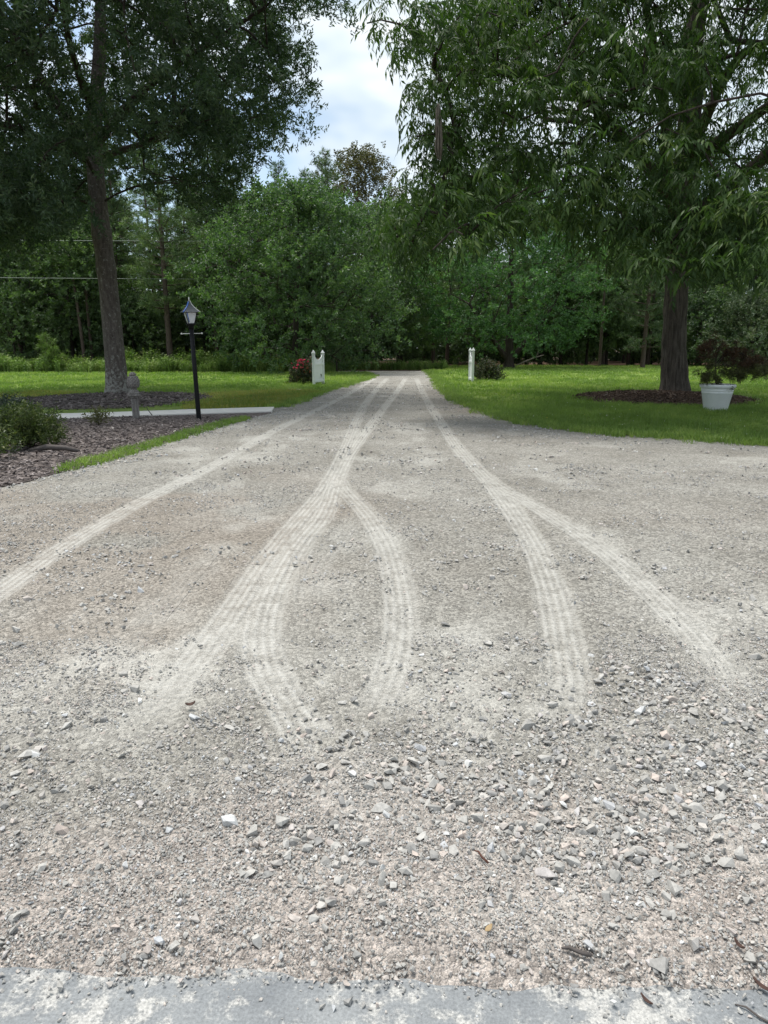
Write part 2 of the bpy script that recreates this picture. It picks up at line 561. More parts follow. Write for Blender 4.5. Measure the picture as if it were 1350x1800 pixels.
def track_uv(x, y, tr, maxd=0.55):
    """distance along, signed distance across, strength for points"""
    pts, L, hw, st, fi, fo = tr
    n = len(x)
    u = np.zeros(n); v = np.full(n, 1.0); s = np.zeros(n)
    bb0 = pts.min(0) - maxd; bb1 = pts.max(0) + maxd
    idx = np.where((x > bb0[0]) & (x < bb1[0]) & (y > bb0[1]) & (y < bb1[1]))[0]
    if not len(idx):
        return u, v, s
    best = np.full(len(idx), 1e9); bu = np.zeros(len(idx)); bv = np.zeros(len(idx))
    X, Y = x[idx], y[idx]
    for i in range(len(pts) - 1):
        a, b = pts[i], pts[i + 1]
        d = b - a; l = np.hypot(*d) + 1e-9; d = d / l
        rx, ry = X - a[0], Y - a[1]
        t = np.clip(rx * d[0] + ry * d[1], 0, l)
        qx, qy = rx - d[0] * t, ry - d[1] * t
        dist = np.hypot(qx, qy)
        sg = np.sign(d[0] * ry - d[1] * rx)
        m = dist < best
        best[m] = dist[m]; bu[m] = L[i] + t[m]; bv[m] = (dist * sg)[m]
    ok = best < maxd
    u[idx] = bu; v[idx] = np.where(ok, bv, np.sign(bv + 1e-9) * 1.0)
    ends = sstep(bu, 0, fi) * sstep(L[-1] - bu, 0, fo)
    s[idx] = np.where(ok, st * ends, 0)
    return u, v, s


def ground_z(x, y, tuv=None):
    x = np.asarray(x, float); y = np.asarray(y, float)
    z = (fbm(x * 1.1, y * 1.1, 3, 3) - 0.5) * 0.035 + (fbm(x * 6, y * 6, 9, 3) - 0.5) * 0.016
    z = z + (fbm(x * 22, y * 22, 12, 2) - 0.5) * 0.010 * (1 - sstep(y, 5, 10))
    flat = np.zeros_like(z); dep = np.zeros_like(z)
    for k, tr in enumerate(TR):
        u, v, s = tuv[k] if tuv is not None else track_uv(x, y, tr)
        hw = tr[2]; a = np.abs(v)
        inn = (1 - sstep(a, hw * 0.75, hw * 1.1)) * np.minimum(1, s * 1.3)
        rim = np.exp(-((a - hw * 1.25) / (hw * 0.25)) ** 2) * s
        groove = np.cos(v * 2 * PI / 0.052) * 0.0035 * inn
        flat = np.maximum(flat, inn)
        dep = dep - inn * 0.009 * (1 - flat * 0.5) + rim * 0.008 + groove
    z = z * (1 - 0.65 * flat) + dep
    # the gravel feathers out over the concrete slab
    edge = 1.51 - 0.03 * x + 0.075 * (fbm(x * 3.1, x * 0 + 2.0, 19, 3) - .5)
    rampy = sstep(y, edge - 0.14, edge + 0.16)
    z = z * (0.35 + 0.65 * sstep(y, edge, edge + 0.7)) + 0.006 + (rampy - 0.5) * 0.034 - (1 - sstep(y, edge - 0.3, edge - 0.1)) * 0.05
    return z


def axis_nonuniform(breaks):
    out = [breaks[0][0]]
    for (a, s0), (b, s1) in zip(breaks[:-1], breaks[1:]):
        p = a
        while p < b - 1e-6:
            t = (p - a) / (b - a)
            p += s0 + (s1 - s0) * t
            out.append(min(p, b))
    return np.unique(np.round(np.array(out), 5))


gx = axis_nonuniform([(-14, 0.25), (-7, 0.09), (-2.6, 0.026), (2.6, 0.026), (7, 0.09), (16, 0.25)])
gx = np.unique(np.concatenate([gx, [16.0]]))
gy = axis_nonuniform([(1.15, 0.015), (3.0, 0.018), (6, 0.03), (12, 0.06), (25, 0.14), (50, 0.3)])
XX, YY = np.meshgrid(gx, gy)
nx, ny = len(gx), len(gy)
xf, yf = XX.ravel(), YY.ravel()
TUV = [track_uv(xf, yf, t) for t in TR]
zf = ground_z(xf, yf, TUV)
ii = np.arange(nx * ny).reshape(ny, nx)
quads = np.stack([ii[:-1, :-1], ii[:-1, 1:], ii[1:, 1:], ii[1:, :-1]], -1).reshape(-1, 4)


def in_poly(x, y, poly):
    x = np.asarray(x); y = np.asarray(y)
    inside = np.zeros(x.shape, bool)
    P = np.asarray(poly, float)
    x0, y0 = P[:, 0], P[:, 1]
    x1, y1 = np.roll(x0, -1), np.roll(y0, -1)
    for a, b, c, d in zip(x0, y0, x1, y1):
        if b == d:
            continue
        m = ((b > y) != (d > y)) & (x < (c - a) * (y - b) / (d - b) + a)
        inside ^= m
    return inside


def gp(pts):
    return [tuple(G(*p)[:2]) for p in pts]


RIGHT_EDGE = gp([(752, 652), (764, 660), (772, 670), (782, 682), (795, 694), (815, 707), (840, 718), (862, 728), (900, 740), (940, 748), (1020, 760), (1100, 767), (1220, 776), (1350, 785)])
RIGHT_LAWN = [(26, 64), (4.4, 64), (4.2, 52)] + RIGHT_EDGE + [(9, 10.4), (14, 9.6), (40, 9.3), (60, 30), (60, 64)]
LEFT_EDGE = gp([(640, 655), (655, 662), (638, 669), (612, 677), (585, 685), (560, 692), (535, 703), (508, 712), (482, 719)])
PATH_BACK = gp([(482, 719), (340, 723.5), (200, 728.5), (110, 731), (40, 733)])
PATH_FRONT = gp([(478, 727), (340, 731), (200, 736.5), (110, 740), (40, 742)])
LEFT_LAWN = LEFT_EDGE + PATH_BACK + [(-22, 16.0), (-60, 16), (-60, 46), (-3, 46)]
BED_EDGE = gp([(478, 727), (440, 738), (400, 748), (350, 764), (300, 779), (230, 801), (170, 818), (110, 834), (50, 850), (0, 862), (-120, 890)])
BED = BED_EDGE + [(-22, 8), (-22, 15.4)] + PATH_FRONT[::-1][:-1]

cx = (xf[quads].mean(1)); cy = (yf[quads].mean(1))
drop = np.zeros(len(quads), bool)
for poly, shrink in ((RIGHT_LAWN, 0.5), (LEFT_LAWN, 0.5), (BED, 0.5)):
    a = in_poly(cx, cy, poly)
    for dx, dy in ((shrink, 0), (-shrink, 0), (0, shrink * 2), (0, -shrink * 2)):
        a &= in_poly(cx + dx, cy + dy, poly)
    drop |= a
quads = quads[~drop]

# lasting differences of the surface: brown earth, pinkish fines, pale dust
def blob(px, py, rx, ry, x=xf, y=yf):
    c = G(px, py)
    return np.exp(-(((x - c.x) / rx) ** 2 + ((y - c.y) / ry) ** 2))


nz = fbm(xf * 0.9, yf * 0.9, 41, 4)
brown = blob(120, 960, 1.9, 1.8) * 1.0 + blob(300, 930, 1.4, 1.8) * 0.8 + blob(200, 1120, 0.5, 0.5) * 0.5 + blob(805, 700, 0.9, 8.0) * 0.9 + blob(30, 900, 2, 1.5) * .9 + blob(420, 870, 1.2, 1.4) * .5 + blob(1250, 930, 1.6, 1.2) * .25
brown = np.clip(brown * sstep(nz, 0.25, 0.65) * 1.3, 0, 1)
pink = (1 - sstep(yf + (nz - 0.5) * 1.0, 1.7, 2.4)) * 0.9
dust = blob(380, 1130, 0.5, 0.8) * 0.45 + blob(200, 1200, 0.6, 0.7) * 0.6 + blob(860, 1200, 0.25, 0.5) * .4 + blob(1130, 1000, 0.5, 0.6) * .2
dust = dust + 0.55 * sstep(fbm(xf * 1.7 + 3, yf * 0.9, 77, 4), 0.55, 0.72)
dust = np.clip(dust * sstep(fbm(xf * 3, yf * 3, 55, 4), 0.25, 0.65), 0, 1)
attrs = {'brown': ('FLOAT', brown), 'pink': ('FLOAT', pink), 'dust': ('FLOAT', dust)}
for k in range(len(TR)):
    u, v, s = TUV[k]
    attrs['track%d' % k] = ('FLOAT_VECTOR', np.stack([u, v, s], -1))


def gravel_mat():
    m, nt, out = new_mat('gravel')
    p = geopos(nt)
    att = lambda n: N(nt, 'ShaderNodeAttribute', attribute_name=n)
    big = NOISE(nt, p, 0.8, 3, 0.6)
    med = NOISE(nt, p, 14, 3, 0.65)
    fine = NOISE(nt, p, 150, 2, 0.75)
    c = RAMP(nt, med, [(0.3, (0.265, 0.254, 0.228)), (0.55, (0.315, 0.303, 0.273)), (0.75, (0.36, 0.347, 0.315))])
    c = MIX(nt, 1.0, c, RAMP(nt, big, [(0.3, (0.80, 0.785, 0.76)), (0.7, (1.14, 1.14, 1.14))]), 'MULTIPLY')
    c = MIX(nt, MA(nt, 'MULTIPLY', att('brown').outputs['Fac'], 0.42), c, (0.285, 0.235, 0.19))
    c = MIX(nt, MA(nt, 'MULTIPLY', att('pink').outputs['Fac'], 0.55), c, (0.43, 0.365, 0.33))
    dustc = (0.46, 0.452, 0.415)
    c = MIX(nt, MA(nt, 'MULTIPLY', att('dust').outputs['Fac'], 0.55), c, dustc)
    # crushed grains, two sizes
    h = None; grains = None
    for sc, wt_ in ((62, 0.6), (150, 0.4)):
        v = N(nt, 'ShaderNodeTexVoronoi', {'Vector': p, 'Scale': sc, 'Randomness': 1.0}, feature='F1', voronoi_dimensions='2D')
        r = N(nt, 'ShaderNodeSeparateColor', {0: v.outputs['Color']}).outputs[0]
        hh = MA(nt, 'MULTIPLY', MA(nt, 'SUBTRACT', MA(nt, 'MULTIPLY', r, 0.8), MA(nt, 'MULTIPLY', v.outputs['Distance'], 1.3)), wt_)
        h = hh if h is None else MA(nt, 'ADD', h, hh)
        g = MA(nt, 'MULTIPLY', r, wt_)
        grains = g if grains is None else MA(nt, 'ADD', grains, g)
    # tyre tracks: pressed, pale with ground dust, printed with tread
    tm = None; tread = None
    nb = NOISE(nt, p, 7.0, 3, 0.75)
    for k, tr in enumerate(TR):
        hw = tr[2]
        sx = N(nt, 'ShaderNodeSeparateXYZ', {0: att('track%d' % k).outputs['Vector']})
        u, v, s = sx.outputs
        av = MA(nt, 'ABSOLUTE', v)
        av = MA(nt, 'ADD', av, MA(nt, 'MULTIPLY', MA(nt, 'SUBTRACT', nb, 0.5), 0.16))
        ed = SMOOTH(nt, av, hw * 1.2, hw * 0.72)
        mk = MA(nt, 'MULTIPLY', ed, s)
        mk = MA(nt, 'MULTIPLY', mk, MA(nt, 'ADD', 0.45, MA(nt, 'MULTIPLY', SMOOTH(nt, nb, 0.35, 0.6), 0.5)))
        bars = MA(nt, 'SINE', MA(nt, 'ADD', MA(nt, 'MULTIPLY', u, 2 * PI / (0.075 if k == 6 else 0.042)), MA(nt, 'MULTIPLY', av, 18.0)))
        rib = MA(nt, 'SINE', MA(nt, 'MULTIPLY', v, 2 * PI / 0.048))
        t = MA(nt, 'MULTIPLY', MA(nt, 'ADD', MA(nt, 'MULTIPLY', bars, 0.7), MA(nt, 'MULTIPLY', rib, 0.6 if k != 6 else 0.0)), MA(nt, 'MULTIPLY', ed, MA(nt, 'MINIMUM', MA(nt, 'MULTIPLY', s, 3.0), 1.0)))
        if k != 6:
            mk = MA(nt, 'MULTIPLY', mk, MA(nt, 'ADD', 0.72, MA(nt, 'MULTIPLY', MA(nt, 'ADD', MA(nt, 'MULTIPLY', rib, 0.8), MA(nt, 'MULTIPLY', bars, 0.35)), 0.30)), clamp=True)
        tm = mk if tm is None else MA(nt, 'MAXIMUM', tm, mk)
        tread = t if tread is None else MA(nt, 'ADD', tread, t)
    loose = MA(nt, 'SUBTRACT', 1.0, MA(nt, 'MULTIPLY', MA(nt, 'MAXIMUM', tm, MA(nt, 'MULTIPLY', att('dust').outputs['Fac'], 0.7)), 0.8), clamp=True)
    gcol = RAMP(nt, grains, [(0.2, 0.62), (0.5, 0.98), (0.8, 1.4)])
    c = MIX(nt, loose, c, MIX(nt, 1.0, c, gcol, 'MULTIPLY'))
    c = MIX(nt, MA(nt, 'MULTIPLY', tm, 0.9), c, (0.475, 0.465, 0.43))
    c = MIX(nt, 1.0, c, RAMP(nt, fine, [(0.3, 0.84), (0.7, 1.14)]), 'MULTIPLY')
    hsum = MA(nt, 'ADD', MA(nt, 'MULTIPLY', h, loose), MA(nt, 'MULTIPLY', fine, 0.25))
    hsum = MA(nt, 'ADD', hsum, MA(nt, 'MULTIPLY', tread, 0.30))
    nrm = bump(nt, hsum, 0.9, 0.012)
    principled(nt, out, c, 0.92, 0.15, 0, nrm)
    return m


M['gravel'] = gravel_mat()
drive = link('gravel_driveway', mesh_np('gravel_driveway', np.stack([xf, yf, zf], -1), quads, attrs, smooth=True), M['gravel'])
tag(drive, 'pale grey gravel driveway with dusty tyre tracks', None, None, 'structure')

# concrete slab under the camera and the wide ground
tag(MB().box((0, -1.45, -0.1), (14, 6.3, 0.2)).build('concrete_slab', M['slab']), kind='structure')
gs = np.array([(-400, -400, -0.09), (400, -400, -0.09), (400, 600, -0.09), (-400, 600, -0.09)])
tag(link('ground', mesh_np('ground', gs, np.array([[0, 1, 2, 3]])), M['floor']), kind='structure')


def sheet(name, poly, z, mat, jit=0.05, step=0.12, skirt=0.12, seed=1, kind='structure', keep=None):
    P = [Vector((p[0], p[1])) for p in poly]
    pts = []
    for a, b in zip(P, P[1:] + P[:1]):
        far = min(a.y, b.y)
        st = max(step, far * 0.008)
        n = max(1, int((b - a).length / st)) if (b - a).length < 60 else 4
        n = min(n, 260)
        for i in range(n):
            pts.append(a.lerp(b, i / n))
    x = np.array([p.x for p in pts]); y = np.array([p.y for p in pts])
    jx = (fbm(x * 5, y * 5, seed, 3) - 0.5) * 2 * jit; jy = (fbm(x * 5 + 9, y * 5, seed + 5, 3) - 0.5) * 2 * jit
    bm = bmesh.new()
    top = [bm.verts.new((a + c, b + d, z)) for a, b, c, d in zip(x, y, jx, jy)]
    f = bm.faces.new(top)
    low = [bm.verts.new((v.co.x, v.co.y, z - skirt)) for v in top]
    n = len(top)
    for i in range(n):
        bm.faces.new((top[i], low[i], low[(i + 1) % n], top[(i + 1) % n]))
    bmesh.ops.triangulate(bm, faces=[f])
    bmesh.ops.recalc_face_normals(bm, faces=bm.faces[:])
    me = bpy.data.meshes.new(name); bm.to_mesh(me); bm.free()
    o = link(name, me, mat)
    if kind:
        o['kind'] = kind
    return o


sheet('lawn', RIGHT_LAWN, 0.03, M['lawn'], 0.24, seed=11)
sheet('lawn', LEFT_LAWN, 0.03, M['lawn'], 0.07, seed=13)
sheet('mulch_bed', BED, 0.035, M['mulch'], 0.05, seed=15)
PATHPOLY = PATH_FRONT + PATH_BACK[::-1]
pth = sheet('concrete_path', PATHPOLY, 0.06, M['path'], 0.006, 0.3, 0.14, seed=17)

# mulch around the trees
OAK = G(208, 694); PECAN = G(1184, 690, 0.12)


def mound(name, c, rx, ry, h, mat, seed, n=72, rings=16, z0=0.02):
    vs = []; fs = []
    for j in range(rings + 1):
        t = j / rings
        for i in range(n):
            a = 2 * PI * i / n
            k = 1 + 0.16 * (float(fbm(math.cos(a) * 2 + 5, math.sin(a) * 2 + 5, seed, 3)) - 0.5) * 2
            x, y = c[0] + rx * k * t * math.cos(a), c[1] + ry * k * t * math.sin(a)
            zz = h * (1 - t ** 3) + (float(fbm(x * 2, y * 2, seed + 3, 3)) - 0.5) * 0.07 * (1 - t) + (float(fbm(x * 8, y * 8, seed + 4, 2)) - 0.5) * 0.05 * (1 - t * 0.8)
            vs.append((x, y, z0 + zz if j < rings else z0 - 0.03))
    for j in range(rings):
        for i in range(n):
            fs.append((j * n + i, j * n + (i + 1) % n, (j + 1) * n + (i + 1) % n, (j + 1) * n + i))
    o = link(name, mesh_np(name, np.array(vs), np.array(fs), smooth=True), mat)
    o['kind'] = 'structure'
    return o


PM_C = (G(1165, 703).x + 0.0, PECAN.y - 1.7)
mound('mulch_mound', PM_C, 2.6, 2.9, 0.16, M['mulch_brown'], 21)
OM_C = (OAK.x + 0.9, OAK.y - 2.9)
mound('mulch_mound', OM_C, 3.0, 3.5, 0.06, M['mulch'], 23)


# ------------------------------------------------------------------ scatter of stuff
def scatter(name, protos, pts, rot, scl, tint, mat, parent=None, pid=None, kind='stuff', ptint=None):
    """stuff: prototypes (verts, faces) kept in the same mesh and repeated over the points"""
    n = len(pts)
    V = [np.asarray(pts, float)]; F = []; pr = [np.full(n, -1)]
    off = n
    for k, (v, f) in enumerate(protos):
        V.append(np.asarray(v, float)); F += [tuple(int(i) + off for i in q) for q in f]
        pr.append(np.full(len(v), k)); off += len(v)
    allv = np.concatenate(V); pr = np.concatenate(pr)
    tot = len(allv)
    me = bpy.data.meshes.new(name)
    me.from_pydata(allv.tolist(), [], F)
    if mat:
        me.materials.append(mat)

    def put(an, typ, arr, width):
        full = np.zeros((tot, width)) if width > 1 else np.zeros(tot)
        full[:n] = arr
        a = me.attributes.new(an, typ, 'POINT')
        a.data.foreach_set('vector' if width == 3 else 'value', full.astype(np.int32 if typ == 'INT' else np.float32).ravel())
    if pid is None:
        pid = RNG.integers(0, len(protos), n)
    put('rot', 'FLOAT_VECTOR', rot, 3)
    put('scl', 'FLOAT_VECTOR', scl if np.ndim(scl) == 2 else np.repeat(np.asarray(scl)[:, None], 3, 1), 3)
    put('tint', 'FLOAT', tint, 1)
    put('pid', 'INT', pid, 1)
    if ptint is not None:
        a = me.attributes.new('ptint', 'FLOAT', 'POINT')
        a.data.foreach_set('value', np.concatenate([np.zeros(n)] + list(ptint)).astype(np.float32))
    a = me.attributes.new('proto', 'INT', 'POINT'); a.data.foreach_set('value', pr.astype(np.int32))
    o = link(name, me, None, parent)
    if kind:
        o['kind'] = kind
    ng = bpy.data.node_groups.new(name + '_scatter', 'GeometryNodeTree')
    ng.interface.new_socket('Geometry', in_out='INPUT', socket_type='NodeSocketGeometry')
    ng.interface.new_socket('Geometry', in_out='OUTPUT', socket_type='NodeSocketGeometry')
    gi = ng.nodes.new('NodeGroupInput'); go = ng.nodes.new('NodeGroupOutput')

    def named(nm, typ):
        q = ng.nodes.new('GeometryNodeInputNamedAttribute'); q.data_type = typ
        q.inputs['Name'].default_value = nm
        return q.outputs['Attribute']

    def sep(val):
        cmp_ = ng.nodes.new('FunctionNodeCompare'); cmp_.data_type = 'INT'; cmp_.operation = 'EQUAL'
        ins = [s for s in cmp_.inputs if s.type == 'INT']
        ng.links.new(named('proto', 'INT'), ins[0]); ins[1].default_value = val
        sg = ng.nodes.new('GeometryNodeSeparateGeometry'); sg.domain = 'POINT'
        ng.links.new(gi.outputs[0], sg.inputs['Geometry'])
        ng.links.new(cmp_.outputs[0], sg.inputs['Selection'])
        return sg.outputs['Selection']
    j = ng.nodes.new('GeometryNodeJoinGeometry')
    for k in range(len(protos)):
        g2i = ng.nodes.new('GeometryNodeGeometryToInstance')
        ng.links.new(sep(k), g2i.inputs[0]); ng.links.new(g2i.outputs[0], j.inputs[0])
    iop = ng.nodes.new('GeometryNodeInstanceOnPoints')
    ng.links.new(sep(-1), iop.inputs['Points']); ng.links.new(j.outputs[0], iop.inputs['Instance'])
    iop.inputs['Pick Instance'].default_value = True
    ng.links.new(named('pid', 'INT'), iop.inputs['Instance Index'])
    ng.links.new(named('rot', 'FLOAT_VECTOR'), iop.inputs['Rotation'])
    ng.links.new(named('scl', 'FLOAT_VECTOR'), iop.inputs['Scale'])
    ng.links.new(iop.outputs[0], go.inputs[0])
    md = o.modifiers.new('scatter', 'NODES'); md.node_group = ng
    return o


# angular crushed stones
def rock(seed, npts=13, flat=0.65):
    r = np.random.default_rng(seed)
    p = r.normal(size=(npts, 3)); p /= np.linalg.norm(p, axis=1)[:, None]
    p *= r.uniform(0.75, 1.1, (npts, 1))
    p *= np.array([1.0, r.uniform(0.6, 0.95), flat * r.uniform(0.75, 1.2)]) * 0.5
    bm = bmesh.new()
    for q in p:
        bm.verts.new(q)
    bmesh.ops.convex_hull(bm, input=bm.verts[:])
    loose = [v for v in bm.verts if not v.link_faces]
    bmesh.ops.delete(bm, geom=loose, context='VERTS')
    bm.verts.index_update()
    v = np.array([q.co[:] for q in bm.verts]); f = [[w.index for w in fc.verts] for fc in bm.faces]
    bm.free()
    return v, f


ROCKS = [rock(100 + i, 11 + i % 5, 0.5 + 0.06 * (i % 5)) for i in range(14)]


def rand_rot(n, tilt=0.5):
    return np.stack([RNG.normal(0, tilt, n), RNG.normal(0, tilt, n), RNG.uniform(0, 2 * PI, n)], -1)


def in_any(x, y, polys):
    m = np.zeros(len(x), bool)
    for p in polys:
        m |= in_poly(x, y, p)
    return m


def track_mask(x, y):
    tm = np.zeros(len(x))
    for tr in TR[:6]:
        u, v, s = track_uv(x, y, tr)
        tm = np.maximum(tm, (1 - sstep(np.abs(v), tr[2] * 0.8, tr[2] * 1.15)) * np.minimum(1, s * 1.2))
    return tm


def gauss(x, y, px, py, rx, ry):
    c = G(px, py)
    return np.exp(-(((x - c.x) / rx) ** 2 + ((y - c.y) / ry) ** 2))


def stone_points(y0, y1, dens, seedn, piles=0.0, trackkeep=0.1, near=0.0):
    area = (y1 - y0) * (1.3 * y1 + 1.2)
    n = int(area * dens * 2.2)
    y = RNG.uniform(y0, y1, n); w = 0.65 * y1 + 0.6
    x = RNG.uniform(-w, w, n)
    ok = (np.abs(x) < 0.65 * y + 0.6) & ~in_any(x, y, (RIGHT_LAWN, LEFT_LAWN, BED)) & (y > 1.485 - 0.03 * x)
    x, y = x[ok], y[ok]
    d = sstep(fbm(x * 1.3, y * 1.3, seedn, 4), 0.32, 0.68) * 0.8 + 0.15
    d *= 0.55 + 0.9 * sstep(fbm(x * 5, y * 5, seedn + 3, 2), 0.3, 0.7)
    if piles:
        d += piles * (gauss(x, y, 1150, 1270, 0.55, 0.42) * 1.3 + gauss(x, y, 1000, 1480, 0.35, 0.16) + gauss(x, y, 1300, 1400, 0.35, 0.3) + gauss(x, y, 780, 1400, 0.3, 0.2) * .6 + gauss(x, y, 60, 920, 1.2, 1.2) * .8 + gauss(x, y, 1100, 1690, .3, .05) + gauss(x, y, 560, 1500, .3, .15) * .5)
        d -= 0.25 * gauss(x, y, 420, 1100, 0.7, 1.0)
    if near:
        d += near * (1 - sstep(y + (fbm(x * 2, y * 2, 5, 3) - .5) * .8, 1.7, 2.8))
    d *= 1 - (1 - trackkeep) * np.minimum(1, 1.35 * track_mask(x, y))
    keep = RNG.random(len(x)) < np.clip(d / 2.2 * 1.2, 0, 1)
    return x[keep], y[keep]


def cluster(seed, k, disk, s0, s1, npts):
    """a handful of crushed stones lying together"""
    r = np.random.default_rng(seed)
    V = []; F = []; T = []
    for i in range(k):
        v, f = rock(seed * 50 + i, npts + i % 3, r.uniform(.5, .8))
        s = s0 * (s1 / s0) ** (r.random() ** 1.4)
        a = r.uniform(0, 2 * PI); d = disk * math.sqrt(r.random())
        R = np.array((Matrix.Rotation(r.uniform(0, 6.28), 3, 'Z') @ Matrix.Rotation(r.normal(0, .4), 3, 'X') @ Matrix.Rotation(r.normal(0, .4), 3, 'Y')))
        w = v @ R.T * s + np.array([d * math.cos(a), d * math.sin(a), s * r.uniform(0.02, .22)])
        F += [[q + len(V) for q in fc] for fc in f]
        V += w.tolist(); T += [r.random()] * len(w)
    return np.array(V), F, np.array(T)


def lay_clusters(name, x, y, protos):
    n = len(x)
    z = ground_z(x, y)
    # follow the slope of the ground a little
    rot = np.stack([RNG.normal(0, .04, n), RNG.normal(0, .04, n), RNG.uniform(0, 2 * PI, n)], -1)
    return scatter(name, [(a, b) for a, b, c in protos], np.stack([x, y, z], -1), rot, RNG.uniform(.8, 1.25, n), RNG.random(n), M['stone'], drive, ptint=[c for a, b, c in protos])


def lay_stones(name, x, y, size):
    n = len(x)
    z = ground_z(x, y) + size * 0.12
    asp = np.stack([RNG.uniform(0.8, 1.25, n), RNG.uniform(0.75, 1.1, n), RNG.uniform(0.7, 1.1, n)], -1)
    return scatter(name, ROCKS, np.stack([x, y, z], -1), rand_rot(n, 0.45), size[:, None] * asp, RNG.random(n), M['stone'], drive)


FINE = [cluster(700 + i, 22, .055, .005, .017, 8) for i in range(8)]
MEDI = [cluster(720 + i, 14, .11, .010, .030, 9) for i in range(8)]
FARR = [cluster(740 + i, 14, .30, .022, .060, 8) for i in range(8)]
x, y = stone_points(1.44, 3.6, 520, 61, piles=0.3, trackkeep=0.10, near=1.0)
lay_clusters('fine_gravel', x, y, FINE)
x, y = stone_points(1.45, 9.5, 70, 63, piles=1.2, trackkeep=0.04)
k = RNG.random(len(x)) < np.interp(y, [2.5, 4.5, 9], [1.0, .62, .5])
x, y = x[k], y[k]
lay_clusters('gravel_stones', x, y, MEDI)
LOOS = [cluster(760 + i, 9, .11, .018, .052, 10) for i in range(8)]
x, y = stone_points(1.6, 5.5, 38, 69, piles=2.6, trackkeep=0.05)
k = RNG.random(len(x)) < np.clip(.22 + 1.2 * (gauss(x, y, 1150, 1270, .6, .5) + gauss(x, y, 1000, 1480, .4, .18) + gauss(x, y, 1300, 1400, .4, .35) + gauss(x, y, 780, 1400, .35, .25) * .7 + gauss(x, y, 60, 930, 1.2, 1.0) * .6), 0, 1)
lay_clusters('loose_stones', x[k], y[k], LOOS)
x, y = stone_points(8.5, 32, 6.5, 65, piles=0.0, trackkeep=0.04)
lay_clusters('far_gravel', x, y, FARR)
# stones along the edges of the drive
ex, ey = [], []
for edge, side in ((RIGHT_EDGE, -1), (BED_EDGE, -1), (LEFT_EDGE, 1)):
    P = np.array(edge)
    for a, b in zip(P[:-1], P[1:]):
        L = np.hypot(*(b - a)); k = int(L * 60)
        t = RNG.random(k); off = np.abs(RNG.normal(0, 0.16, k)) * side * -1
        nrm = np.array([-(b - a)[1], (b - a)[0]]) / (L + 1e-9)
        q = a + (b - a) * t[:, None] + nrm * off[:, None]
        ex.append(q[:, 0]); ey.append(q[:, 1])
ex = np.concatenate(ex); ey = np.concatenate(ey)
ok = ~in_any(ex, ey, (RIGHT_LAWN, LEFT_LAWN, BED))
lay_stones('edge_gravel', ex[ok], ey[ok], np.clip(RNG.lognormal(-3.5, 0.35, ok.sum()), 0.02, 0.06))

# the largest loose stones, one by one
cx_, cy_ = stone_points(1.5, 6.0, 60, 67, piles=2.6, trackkeep=0.05)
sz = np.clip(RNG.lognormal(-3.15, 0.26, len(cx_)), 0.03, 0.075)
order = np.argsort(-(sz / cy_))[:285]
known = [(712, 1546, 0.062), (957, 1552, 0.07), (1105, 1478, 0.075), (1120, 1528, 0.05), (1080, 1558, 0.05), (1148, 1552, 0.05), (977, 1333, 0.055), (1225, 1440, 0.06), (740, 1487, 0.045), (885, 1418, 0.05), (1012, 1425, 0.045), (800, 1320, .035), (75, 1412, 0.04), (100, 1403, .035)]
sx = np.concatenate([cx_[order], [G(a, b).x for a, b, _ in known]])
sy = np.concatenate([cy_[order], [G(a, b).y for a, b, _ in known]])
ss = np.concatenate([sz[order], [c for _, _, c in known]])
szz = ground_z(sx, sy)
rmesh = []
for i, (v, f) in enumerate(ROCKS):
    me = bpy.data.meshes.new('stone'); me.from_pydata(v.tolist(), [], f)
    me.materials.append(M['stone_single']); rmesh.append(me)
for i in range(len(sx)):
    o = bpy.data.objects.new('stone', rmesh[i % len(rmesh)]); C.objects.link(o); o.parent = drive
    o.location = (sx[i], sy[i], szz[i] + ss[i] * 0.14)
    o.rotation_euler = (random.gauss(0, .35), random.gauss(0, .35), random.uniform(0, 6.28))
    o.scale = (ss[i] * random.uniform(.95, 1.25), ss[i] * random.uniform(.8, 1.05), ss[i] * random.uniform(.75, 1.05))

# spill of grit on the slab
n = 420
x = RNG.uniform(-1.4, 1.4, n); y = 1.52 - np.abs(RNG.normal(0, 0.09, n)) - 0.03 * x
s_ = RNG.uniform(0.004, 0.014, n) * RNG.uniform(.5, 1.3, n)
scatter('slab_grit', ROCKS, np.stack([x, y, 0.0 + s_ * 0.2], -1), rand_rot(n), s_, RNG.random(n), M['stone'], drive)


# ------------------------------------------------------------------ grass, mulch chips
def tuft(seed, nb, h, spread, w, lean=0.5):
    r = np.random.default_rng(seed)
    V = []; F = []
    for i in range(nb):
        a = r.uniform(0, 2 * PI); rr = spread * math.sqrt(r.random())
        bx, by = rr * math.cos(a), rr * math.sin(a)
        hh = h * r.uniform(0.6, 1.15); d = r.uniform(0, 2 * PI); ln = hh * lean * r.uniform(0.2, 1.2)
        f = r.uniform(0, PI); wx, wy = w * math.cos(f) / 2, w * math.sin(f) / 2
        mx, my = bx + math.cos(d) * ln * 0.35, by + math.sin(d) * ln * 0.35
        tx, ty = bx + math.cos(d) * ln, by + math.sin(d) * ln
        o = len(V)
        V += [(bx - wx, by - wy, 0), (bx + wx, by + wy, 0), (mx + wx * .8, my + wy * .8, hh * .6), (mx - wx * .8, my - wy * .8, hh * .6), (tx, ty, hh)]
        F += [(o, o + 1, o + 2, o + 3), (o + 3, o + 2, o + 4)]
    return np.array(V), F


TUFTS_N = [tuft(300 + i, 16, 0.085, 0.10, 0.009, 0.8) for i in range(5)]
TUFTS_F = [tuft(320 + i, 14, 0.10, 0.20, 0.022, 0.8) for i in range(5)]

MULCH_POLYS = []


